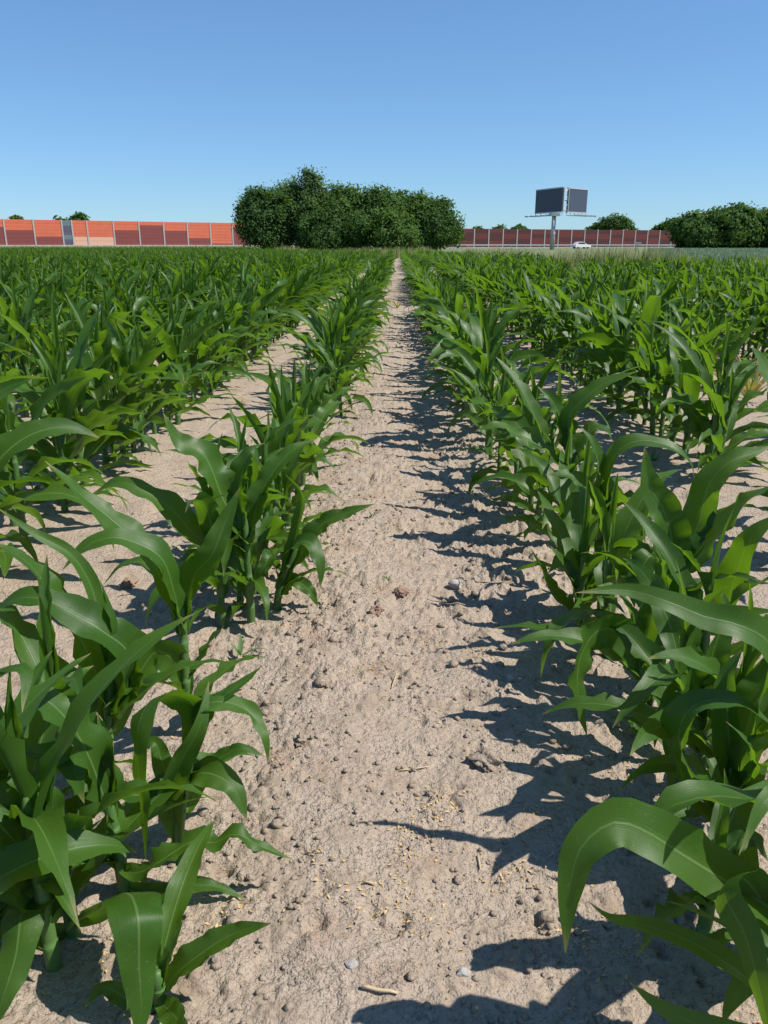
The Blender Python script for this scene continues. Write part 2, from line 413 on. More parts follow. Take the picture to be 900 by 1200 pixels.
# ------------------------------------------------------------------ billboard
def billboard():
    Y = 150.0
    c = at(647, 290, Y); root = empty("billboard", (c[0], Y, 0), 0)
    tag(root, "two sided dark blank billboard in a wedge on a single pale pole", "billboard")
    k = Y / FPX  # metres per photo pixel at that distance (near the horizon)
    def P(px, py, dy=0.): q = at(px, py, Y + dy); return Vector((q[0] - c[0], dy, q[2]))
    ztop = P(647, 250).z
    MB().tube([(0, 0, -.3), (0, 0, ztop)], [.40, .36], 14).build("pole", M['steel'], root, True)
    zb = P(640, 248.3).z; zt = zb + 3.75
    def board(a, b, nm):
        a = Vector(a); b = Vector(b); d = (b - a); nrm = Vector((d.y, -d.x)).normalized() * .12
        m = MB(); v = []
        for z in (zb, zt):
            for q in (a - nrm, b - nrm, b + nrm, a + nrm): v.append((q.x, q.y, z))
        m.add(v, [(0,3,2,1),(4,5,6,7),(0,1,5,4),(1,2,6,5),(2,3,7,6),(3,0,4,7)])
        o = m.build(nm, M['screen'], root)
        # frame round the board, a little proud of it
        e = d.normalized(); f = MB()
        for (z0, z1) in ((zb - .18, zb), (zt, zt + .18)):
            v = []
            for z in (z0, z1):
                for q in (a - nrm * 1.5, b - nrm * 1.5, b + nrm * 1.5, a + nrm * 1.5): v.append((q.x, q.y, z))
            f.add(v, [(0,3,2,1),(4,5,6,7),(0,1,5,4),(1,2,6,5),(2,3,7,6),(3,0,4,7)])
        f.build("board_frame", M['steel'], o)
        return o
    xl = P(628, 240, 5.0).x; xr = P(659.5, 240, -3.0).x
    a = (xl, 5.0); b = (xr, -3.0)
    board(a, b, "board")
    a2 = (P(664.5, 240, -1.0).x, -1.0); b2 = (P(687, 240, 3.5).x, 3.5)
    board(a2, b2, "board")
    # open steel truss between the two boards at the near end
    t = MB()
    for z in (zb + .2, (zb + zt) / 2, zt - .2):
        t.tube([(xr, -2.6, z), (a2[0], -1.4, z)], .07, 5); t.tube([(xr - .8, -.2, z), (a2[0] + 2.2, 1.2, z)], .07, 5)
    for i in range(3):
        z0 = zb + i * (zt - zb) / 3; z1 = z0 + (zt - zb) / 3
        t.tube([(xr, -2.6, z0), (a2[0], -1.4, z1)], .055, 5)
    t.tube([(xr + .15, -2.7, zb), (xr + .15, -2.7, zt)], .09, 6); t.tube([(a2[0] + .1, -1.5, zb), (a2[0] + .1, -1.5, zt)], .09, 6)
    t.tube([(a2[0] + 1.6, .6, zt - .5), (xr, -2.0, zt - .3)], .08, 6)
    t.build("truss", M['steel'], root)
    # walkways with lamp arms under the boards
    for (p, q, nm) in ((Vector(a), Vector(b), "walkway"), (Vector(a2), Vector(b2), "walkway")):
        d = (q - p); e = d.normalized(); nr = Vector((e.y, -e.x)); 
        if nr.y > 0: nr = -nr
        m = MB(); za = zb - .62
        m.tube([(p.x + nr.x * .3, p.y + nr.y * .3, za), (q.x + nr.x * .3, q.y + nr.y * .3, za)], .09, 5)
        m.tube([(p.x + nr.x * 1.2, p.y + nr.y * 1.2, za), (q.x + nr.x * 1.2, q.y + nr.y * 1.2, za)], .06, 5)
        for i in range(6):
            c0 = p + d * (i / 5)
            m.tube([(c0.x, c0.y, za), (c0.x + nr.x * 1.9, c0.y + nr.y * 1.9, za - .05)], .05, 5)
            m.box(c0.x + nr.x * 1.9 - .25, c0.x + nr.x * 1.9 + .25, c0.y + nr.y * 1.9 - .15, c0.y + nr.y * 1.9 + .15, za - .15, za + .08)
            m.tube([(c0.x, c0.y, za), (c0.x, c0.y, zb + .1)], .05, 5)
        m.build(nm, M['steel'], root)
    MB().box(-.9, .9, -.7, .7, ztop - .45, ztop - .02).build("pole_head", M['steel'], root)
billboard()

# white car on the road behind the field
def car():
    q = at(681, 288.5, 190); root = empty("car", (q[0], 190, 0), math.atan2(RDd[1], RDd[0]))
    tag(root, "white car on the road in front of the dark red barrier", "car")
    def loft(sections, nm, mat, parent):
        v = []; f = []; n = len(sections[0][1])
        for y, prof in sections: v += [(x, y, z) for x, z in prof]
        for i in range(len(sections) - 1):
            for k in range(n): f.append((i*n+k, i*n+(k+1) % n, (i+1)*n+(k+1) % n, (i+1)*n+k))
        f += [tuple(range(n))[::-1], tuple((len(sections)-1)*n + k for k in range(n))]
        return MB().add(v, f).build(nm, mat, parent, False)
    body = [(-2.1, .35), (2.1, .35), (2.15, .6), (2.05, .8), (1.0, .95), (-1.7, .98), (-2.1, .9), (-2.15, .6)]
    roof = [(-1.75, .96), (1.05, .96), (.35, 1.42), (.0, 1.47), (-.9, 1.46), (-1.35, 1.38)]
    inset = lambda pr, k, dz: [(x * k, z + dz) for x, z in pr]
    loft([(-.85, inset(body, .97, 0)), (-.80, body), (.80, body), (.85, inset(body, .97, 0))], "body", M['car'], root)
    loft([(-.68, inset(roof, .93, -.02)), (-.60, roof), (.60, roof), (.68, inset(roof, .93, -.02))], "roof", M['car'], root)
    for y in (-.705, .69):
        MB().add([(x, y + dy, z) for dy in (0, .015) for x, z in ((-1.45, 1.0), (.75, 1.0), (.25, 1.36), (-1.15, 1.34))],
                 [(0,1,2,3),(7,6,5,4),(0,4,5,1),(1,5,6,2),(2,6,7,3),(3,7,4,0)]).build("window", M['glass'], root)
    for x in (-1.3, 1.3):
        for y in (-.82, .64):
            MB().tube([(x, y, .32), (x, y + .18, .32)], .32, 14).build("wheel", M['tyre'], root)
car()
# small post with a box head by the road
q = at(745, 289, 120); rp = empty("roadside_post", (q[0], 120, 0)); tag(rp, "small grey roadside post with a flat bent head before the barrier", "post")
MB().tube([(0, 0, 0), (0, 0, .95), (.12, 0, 1.05)], .09, 8).build("post", M['steel'], rp, True)
MB().box(-.22, .75, -.15, .15, 1.0, 1.18).build("head", M['steel'], rp)

# ------------------------------------------------------------------ trees
def crown_mesh(name, lobes, n, size, mat, seed, clump=.75):
    """lobes: (x,y,z,rx,ry,rz). Leaves sit in small clumps spread through the outer shell of each lobe."""
    r = np.random.default_rng(seed)
    vol = np.array([l[3] * l[5] for l in lobes]); vol = vol / vol.sum()
    C = []; NN = []
    for l, f in zip(lobes, vol):
        k = max(8, int(n * f / 28))
        d = r.normal(size=(k, 3)); d /= np.linalg.norm(d, axis=1)[:, None]
        d[:, 2] = np.where(d[:, 2] < -.75, -d[:, 2], d[:, 2])
        rad = .35 + .68 * r.random(k) ** .6
        cc = np.array(l[:3]) + d * np.array(l[3:]) * rad[:, None]
        C.append(cc); NN.append(d)
    C = np.concatenate(C); NN = np.concatenate(NN)
    per = 28
    rc = clump * (.45 + .9 * r.random(len(C)))
    pts = C[:, None, :] + np.clip(r.normal(size=(len(C), per, 3)), -1.5, 1.5) * rc[:, None, None] * np.array([.5, .5, .42])
    nn = NN[:, None, :] + r.normal(size=(len(C), per, 3)) * .45 + np.array([0, 0, .25])
    tint = np.repeat(r.random(len(C)) * .6, per) + r.random(len(C) * per) * .35
    pts = pts.reshape(-1, 3); nn = nn.reshape(-1, 3); nn /= np.linalg.norm(nn, axis=1)[:, None]
    keep = pts[:, 2] > .05; pts = pts[keep]; nn = nn[keep]; tint = tint[keep]
    a = np.cross(nn, r.normal(size=nn.shape)); a /= np.linalg.norm(a, axis=1)[:, None]; b = np.cross(nn, a)
    s = size * (.6 + .8 * r.random(len(pts)))[:, None]
    V = np.stack([pts - a * s, pts + b * s * .55, pts + a * s, pts - b * s * .55], 1).reshape(-1, 3)
    F = np.arange(len(V)).reshape(-1, 4)
    return mesh_np(name, V, F, mat, attrs={"tint": np.repeat(tint, 4)})
def tree(label, base, lobes, n, size, mat, seed, group=None, trunk_h=None, tr=.16, clump=.75, name="tree"):
    root = empty(name, base); tag(root, label, "tree", group)
    r = np.random.default_rng(seed + 5)
    obj("crown", crown_mesh("crown", lobes, n, size, mat, seed, clump), root)
    top = max(l[2] for l in lobes)
    m = MB(); m.tube([(0, 0, -.2), (.05, 0, top * .35), (-.05, .05, top * .7), (0, 0, top)], [tr, tr * .8, tr * .5, tr * .15], 8)
    for l in lobes:
        z0 = min(l[2] * .5, top * .45)
        m.tube([(0, 0, z0), (l[0] * .5, l[1] * .5, (z0 + l[2]) * .5), (l[0], l[1], l[2])], [tr * .55, tr * .35, tr * .1], 6)
    m.build("trunk", M['bark'], root, True)
    return root
# the grove in the middle of the picture: x centre px, top px, half width px, distance
def grove_tree(label, cx, top, hw, Y, mat, seed, n=29000, spread=1.0, name="tree"):
    r = np.random.default_rng(seed)
    b = at(cx, 290, Y); H = at(cx, top, Y)[2] * .955; W = hw * Y / FPX * 1.0
    L = [(0, 0, H * .45, W * .9, W * .85, H * .42), (r.uniform(-.2, .2) * W, 0, H * .73, W * .55, W * .55, H * .26)]
    for k in range(14):
        an = 6.28 * k / 14 + r.random(); q = r.uniform(.4, 1.05)
        L.append((math.cos(an) * W * q, math.sin(an) * W * q * .8, H * r.uniform(.22, .72), W * r.uniform(.28, .5), W * .42, H * r.uniform(.12, .24)))
    for k in range(4):
        L.append((r.uniform(-.5, .5) * W, r.uniform(-.3, .3) * W, H * r.uniform(.82, .95), W * r.uniform(.12, .25), W * .2, H * r.uniform(.06, .12)))
    return tree(label, (b[0], Y, 0), L, int(n), .122 * Y / 75, M[mat], seed, "trees of the grove at the field's end", tr=.15 * H / 7)
grove_tree("rounded dark tree at the left end of the grove, beside the orange barrier", 309, 216, 29, 74, 'tree_blue', 11)
grove_tree("broad dark tree between the left end and the tallest tree of the grove", 338, 212, 32, 76, 'tree', 12)
grove_tree("tallest tree of the grove with a pale feathery top", 366, 197, 24, 75, 'tree_pale', 13, 21000)
grove_tree("full green tree just right of the tallest one in the grove", 402, 214, 34, 74, 'tree', 14)
grove_tree("mid height rounded tree in the middle right of the grove", 440, 220, 34, 73, 'tree', 15)
grove_tree("low dark bush tucked under the grove's middle trees", 385, 245, 34, 71.5, 'tree_blue', 18, 15000)
grove_tree("domed tree second from the right end of the grove", 484, 222, 32, 75, 'tree', 16)
grove_tree("sloping tree at the right end of the grove, toward the dark red barrier", 511, 232, 26, 74, 'tree_blue', 17, 21000)
grove_tree("low green bush at the grove's right end, just left of the path's end", 455, 250, 26, 71, 'tree', 19, 13000)
# dark wood at the right edge
for i, (cx, top, hw, lab) in enumerate([
        (806, 252, 17, "leftmost and lower tree of the dark wood at the right edge"),
        (832, 247, 22, "second tree from the left in the dark wood at the right edge"),
        (858, 240, 24, "tallest tree of the dark wood at the right edge"),
        (888, 246, 24, "dark tree at the picture's right border, right of the tallest"),
        (820, 262, 22, "low tree filling the dark wood's front beside its leftmost tree"),
        (872, 262, 26, "low tree filling the front of the dark wood under the tallest one"),
        (918, 248, 26, "tree of the dark wood cut off by the right border")]):
    Y = 118 + 2 * (i % 2); b = at(cx, 290, Y); H = at(cx, top, Y)[2]; W = hw * Y / FPX; r = np.random.default_rng(40 + i)
    L = [(0, 0, H * .5, W, W, H * .45), (r.uniform(-.3, .3) * W, 0, H * .74, W * .6, W * .6, H * .25)]
    for k in range(8):
        an = .785 * k + r.random(); L.append((math.cos(an) * W * r.uniform(.5, .95), math.sin(an) * W * .5, H * r.uniform(.2, .8), W * r.uniform(.25, .5), W * .4, H * r.uniform(.1, .22)))
    tree(lab, (b[0], Y, 0), L, 12500, .26, M['tree_blue' if i % 2 else 'tree'], 60 + i, "trees of the dark wood at the right", clump=1.0)
# trees behind the barriers
for i, (cx, top, hw, Y, lab) in enumerate([
        (24, 251, 8, 170, "small far tree top above the orange barrier near the left border"),
        (75, 253, 6, 175, "tiny tree top behind the tinted gate of the orange barrier"),
        (96, 247, 13, 168, "dark round tree top above the orange barrier right of the tinted gate"),
        (560, 264, 9, 280, "low far tree top above the dark red barrier beside the grove"),
        (583, 262, 13, 285, "wide far tree top above the barrier between grove and billboard"),
        (609, 261, 10, 280, "rounded far tree top above the barrier just left of the billboard pole"),
        (716, 248, 25, 270, "large round tree rising above the dark red barrier right of the billboard"),
        (692, 264, 12, 272, "low tree top leaning on the large round tree's left side"),
        (741, 266, 12, 275, "low tree top on the large round tree's right side"),
        (768, 263, 7, 265, "small tree top above the right end of the dark red barrier"),
        (787, 252, 16, 262, "tall far tree between the barrier's end and the dark wood")]):
    b = at(cx, 290, Y); H = at(cx, top, Y)[2] - .7; W = hw * Y / FPX * .85; r = np.random.default_rng(80 + i)
    L = [(0, 0, H * .58, W * .9, W * .9, H * .34), (r.uniform(-.25, .25) * W, 0, H * .78, W * .55, W * .55, H * .2)]
    for k in range(3):
        an = 2.1 * k + r.random(); L.append((math.cos(an) * W * .65, math.sin(an) * W * .4, H * r.uniform(.5, .75), W * .5, W * .5, H * .17))
    tree(lab, (b[0], Y, 0), L, 5000, .44, M['tree' if i % 2 else 'tree_blue'], 90 + i, "tree tops behind the barriers", clump=1.1)

# ------------------------------------------------------------------ maize: blades
def spline(P, n):
    P = np.asarray(P, float)
    if len(P) == 2: P = np.array([P[0], P.mean(0), P[1]])
    seg = np.linalg.norm(np.diff(P, axis=0), axis=1) ** .5; t = np.concatenate([[0], np.cumsum(np.maximum(seg, 1e-6))])
    m = np.zeros_like(P)
    m[1:-1] = ((P[1:-1] - P[:-2]) / (t[1:-1] - t[:-2])[:, None] - (P[2:] - P[:-2]) / (t[2:] - t[:-2])[:, None] + (P[2:] - P[1:-1]) / (t[2:] - t[1:-1])[:, None])
    m[0] = (P[1] - P[0]) / (t[1] - t[0]); m[-1] = (P[-1] - P[-2]) / (t[-1] - t[-2])
    u = np.linspace(0, t[-1], 120); k = np.clip(np.searchsorted(t, u, side='right') - 1, 0, len(P) - 2)
    h = (t[k + 1] - t[k]); s = ((u - t[k]) / h)[:, None]; h = h[:, None]
    Q = (2*s**3 - 3*s**2 + 1) * P[k] + (s**3 - 2*s**2 + s) * h * m[k] + (-2*s**3 + 3*s**2) * P[k+1] + (s**3 - s**2) * h * m[k+1]
    L = np.concatenate([[0], np.cumsum(np.linalg.norm(np.diff(Q, axis=0), axis=1))]); q = np.linspace(0, L[-1], n)
    return np.stack([np.interp(q, L, Q[:, i]) for i in range(3)], -1)
def blade(P, wmax, nseg, nw, r, fold=20, wave=.35, roll=0.0, twist=0.0, clasp=70, ref=None):
    """a strap leaf along control points P; returns V, F(quads), UV"""
    C = spline(P, nseg + 1); T = np.gradient(C, axis=0); T /= np.linalg.norm(T, axis=1)[:, None]
    t = np.linspace(0, 1, nseg + 1)
    if ref is None:
        d = C - C[0]; d[:, 2] = 0; k = np.argmax(np.linalg.norm(d, axis=1)); d = d[k]
        if np.linalg.norm(d) < .01: d = np.array([1., 0, 0])
        ref = np.cross(d / np.linalg.norm(d), [0, 0, 1.])
    S = np.zeros_like(C); s0 = np.asarray(ref, float)
    for i in range(len(C)):
        s = s0 - T[i] * (s0 @ T[i])
        ln = np.linalg.norm(s)
        s0 = s / ln if ln > 1e-4 else s0
        S[i] = s0
    N = np.cross(S, T)
    ang = np.radians(roll) + np.radians(twist) * t
    S2 = S * np.cos(ang)[:, None] + N * np.sin(ang)[:, None]; N2 = -S * np.sin(ang)[:, None] + N * np.cos(ang)[:, None]
    wid = (.42 + .58 * np.clip(t / .30, 0, 1) ** .8) * (1 - np.clip((t - .38) / .62, 0, 1) ** 1.75)
    wid = np.maximum(wid, .012) * wmax / 2
    fo = np.radians(fold + (clasp - fold) * np.clip(1 - t / .16, 0, 1) ** 1.3 - fold * .6 * np.clip((t - .5) / .5, 0, 1))
    f1 = r.uniform(2.2, 5.5); f2 = r.uniform(2.2, 5.5); p1, p2 = r.uniform(0, 6.28, 2)
    env = np.clip(t / .15, 0, 1) * np.clip((1 - t) / .2, 0, 1)
    cols = np.linspace(-1, 1, nw + 1); V = np.zeros((nseg + 1, nw + 1, 3)); UV = np.zeros((nseg + 1, nw + 1, 2))
    for j, s in enumerate(cols):
        a = abs(s)
        fq, ph = (f1, p1) if s < 0 else (f2, p2)
        wv = (.65 * np.sin(6.283 * fq * t ** 1.2 + ph) + .45 * np.sin(6.283 * fq * 2.3 * t + ph * 2.7) * np.sin(3.1 * t + ph)) * wave * env * a ** 1.6 * wid
        lat = wid * s * np.cos(fo * (.6 + .4 * a)); up = wid * a * np.sin(fo * (.6 + .4 * a))
        V[:, j] = C + S2 * lat[:, None] + N2 * (up + wv)[:, None]
        UV[:, j, 0] = .5 + s / 2; UV[:, j, 1] = t
    I = np.arange((nseg + 1) * (nw + 1)).reshape(nseg + 1, nw + 1)
    F = np.stack([I[:-1, :-1], I[:-1, 1:], I[1:, 1:], I[1:, :-1]], -1).reshape(-1, 4)
    return V.reshape(-1, 3), F, UV.reshape(-1, 2)
def arc_leaf(z0, az, L, elev, bend, r, power=1.5, drift=0.0, x0=(0, 0), npt=9):
    t = (np.arange(npt) + .5) / npt; e = np.radians(elev - bend * t ** power); a = az + drift * t ** 2
    st = np.stack([np.cos(e) * np.cos(a), np.cos(e) * np.sin(a), np.sin(e)], -1) * L / npt
    P = np.concatenate([[np.array([x0[0], x0[1], z0])], np.array([x0[0], x0[1], z0]) + np.cumsum(st, 0)])
    # keep blades off the ground
    P[:, 2] = np.maximum(P[:, 2], .012 + .01 * np.arange(len(P)) / len(P))
    return P
LEN = [.20, .26, .31, .34, .36, .36, .33, .26, .19]; WID = [.032, .042, .051, .058, .063, .063, .057, .044, .027]
ELE = [25, 36, 46, 53, 59, 65, 71, 77, 84]; BEN = [70, 85, 95, 100, 98, 88, 66, 36, 12]
def maize_spec(seed, lean=.12):
    """stem polyline + list of blade specs of one plant of about 0.5 m"""
    r = np.random.default_rng(seed); n = 9; phi = r.uniform(0, 6.28)
    la = r.uniform(0, 6.28); lm = r.uniform(0, lean); hs = .30 * r.uniform(.85, 1.1)
    top = np.array([math.cos(la) * lm * hs, math.sin(la) * lm * hs, hs])
    stem = [np.zeros(3) - np.array([0, 0, .03]), top * .35, top * .7, top]
    out = []
    for i in range(n):
        f = i / (n - 1); p = top * (.07 + .93 * f ** 1.35)
        if i == 0 and r.random() < .35: continue
        az = phi + math.pi * (i % 2) + r.normal(0, .42)
        sc_ = r.uniform(.82, 1.15)
        P = arc_leaf(p[2], az, LEN[i] * sc_, ELE[i] + r.normal(0, 5), BEN[i] * r.uniform(.45, 1.45), r, r.uniform(1.2, 2.2), r.normal(0, .35), p[:2])
        out.append(dict(P=P, w=WID[i] * r.uniform(.85, 1.1), fold=r.uniform(12, 30) if i < 7 else 50, wave=r.uniform(.25, .8) if i < 8 else .1,
                        twist=r.normal(0, 30), roll=r.normal(0, 8), s=seed * 10 + i))
    return stem, out
def stem_mb(stem, r0=.0105, r1=.0075, n=8):
    """stalk wrapped in leaf sheaths: each sheath widens upward and steps in above its collar"""
    ks = 4; t = []; rad = []
    for k in range(ks):
        a = k / ks; b = (k + 1) / ks; rk = r0 + (r1 - r0) * a
        for f, g in ((.0, .99), (.12, .99), (.6, 1.0), (.93, 1.02), (.985, 1.03)):
            t.append(a + (b - a) * f); rad.append(rk * g)
    t[-2] = .95; rad[-2] = r1 * .8; rad[-1] = r1 * .6; t.append(1.0); rad.append(r1 * .1)
    Q = spline(stem, 60); P = [tuple(np.array([np.interp(u, np.linspace(0, 1, 60), Q[:, c]) for c in range(3)])) for u in t]
    return MB().tube(P, rad, n)
def proto_objects(seed, nseg=14, nw=6):
    stem, leaves = maize_spec(seed)
    sm = stem_mb(stem).mesh("stem", M['stem'], True); lm = []
    for b in leaves:
        r = np.random.default_rng(b['s'])
        V, F, UV = blade(b['P'], b['w'], nseg, nw, r, b['fold'], b['wave'], b['roll'], b['twist'])
        lm.append(mesh_np("leaf", V, F, M['leaf'], UV, True))
    H = max(float(b['P'][:, 2].max()) for b in leaves)
    return sm, lm, H
PROTO = [proto_objects(200 + k) for k in range(16)]

# ------------------------------------------------------------------ maize: where the plants stand
ROW0, PITCHR = .035, .75
def row_x(k): return ROW0 + (k + .5) * PITCHR            # k = 0 first row right of the path, -1 first row left
def y_end(x):
    if x < -6: return min(94, 52 + (-6 - x) * 4.0)
    if x < 1.4: return 52
    if x < 4: return 52 - (x - 1.4) * 33.5 / 2.6
    return 18.5
ORD = ["", "first", "second", "third", "fourth", "fifth", "sixth", "seventh", "eighth", "ninth", "tenth", "eleventh", "twelfth", "thirteenth", "fourteenth",
       "fifteenth", "sixteenth", "seventeenth", "eighteenth", "nineteenth"]
TENS = {2: "twent", 3: "thirt", 4: "fort", 5: "fift", 6: "sixt", 7: "sevent", 8: "eight", 9: "ninet"}
def ordinal(i):
    if i < 20: return ORD[i]
    t, u = divmod(i, 10)
    return TENS[t] + ("ieth" if u == 0 else "y-" + ORD[u])

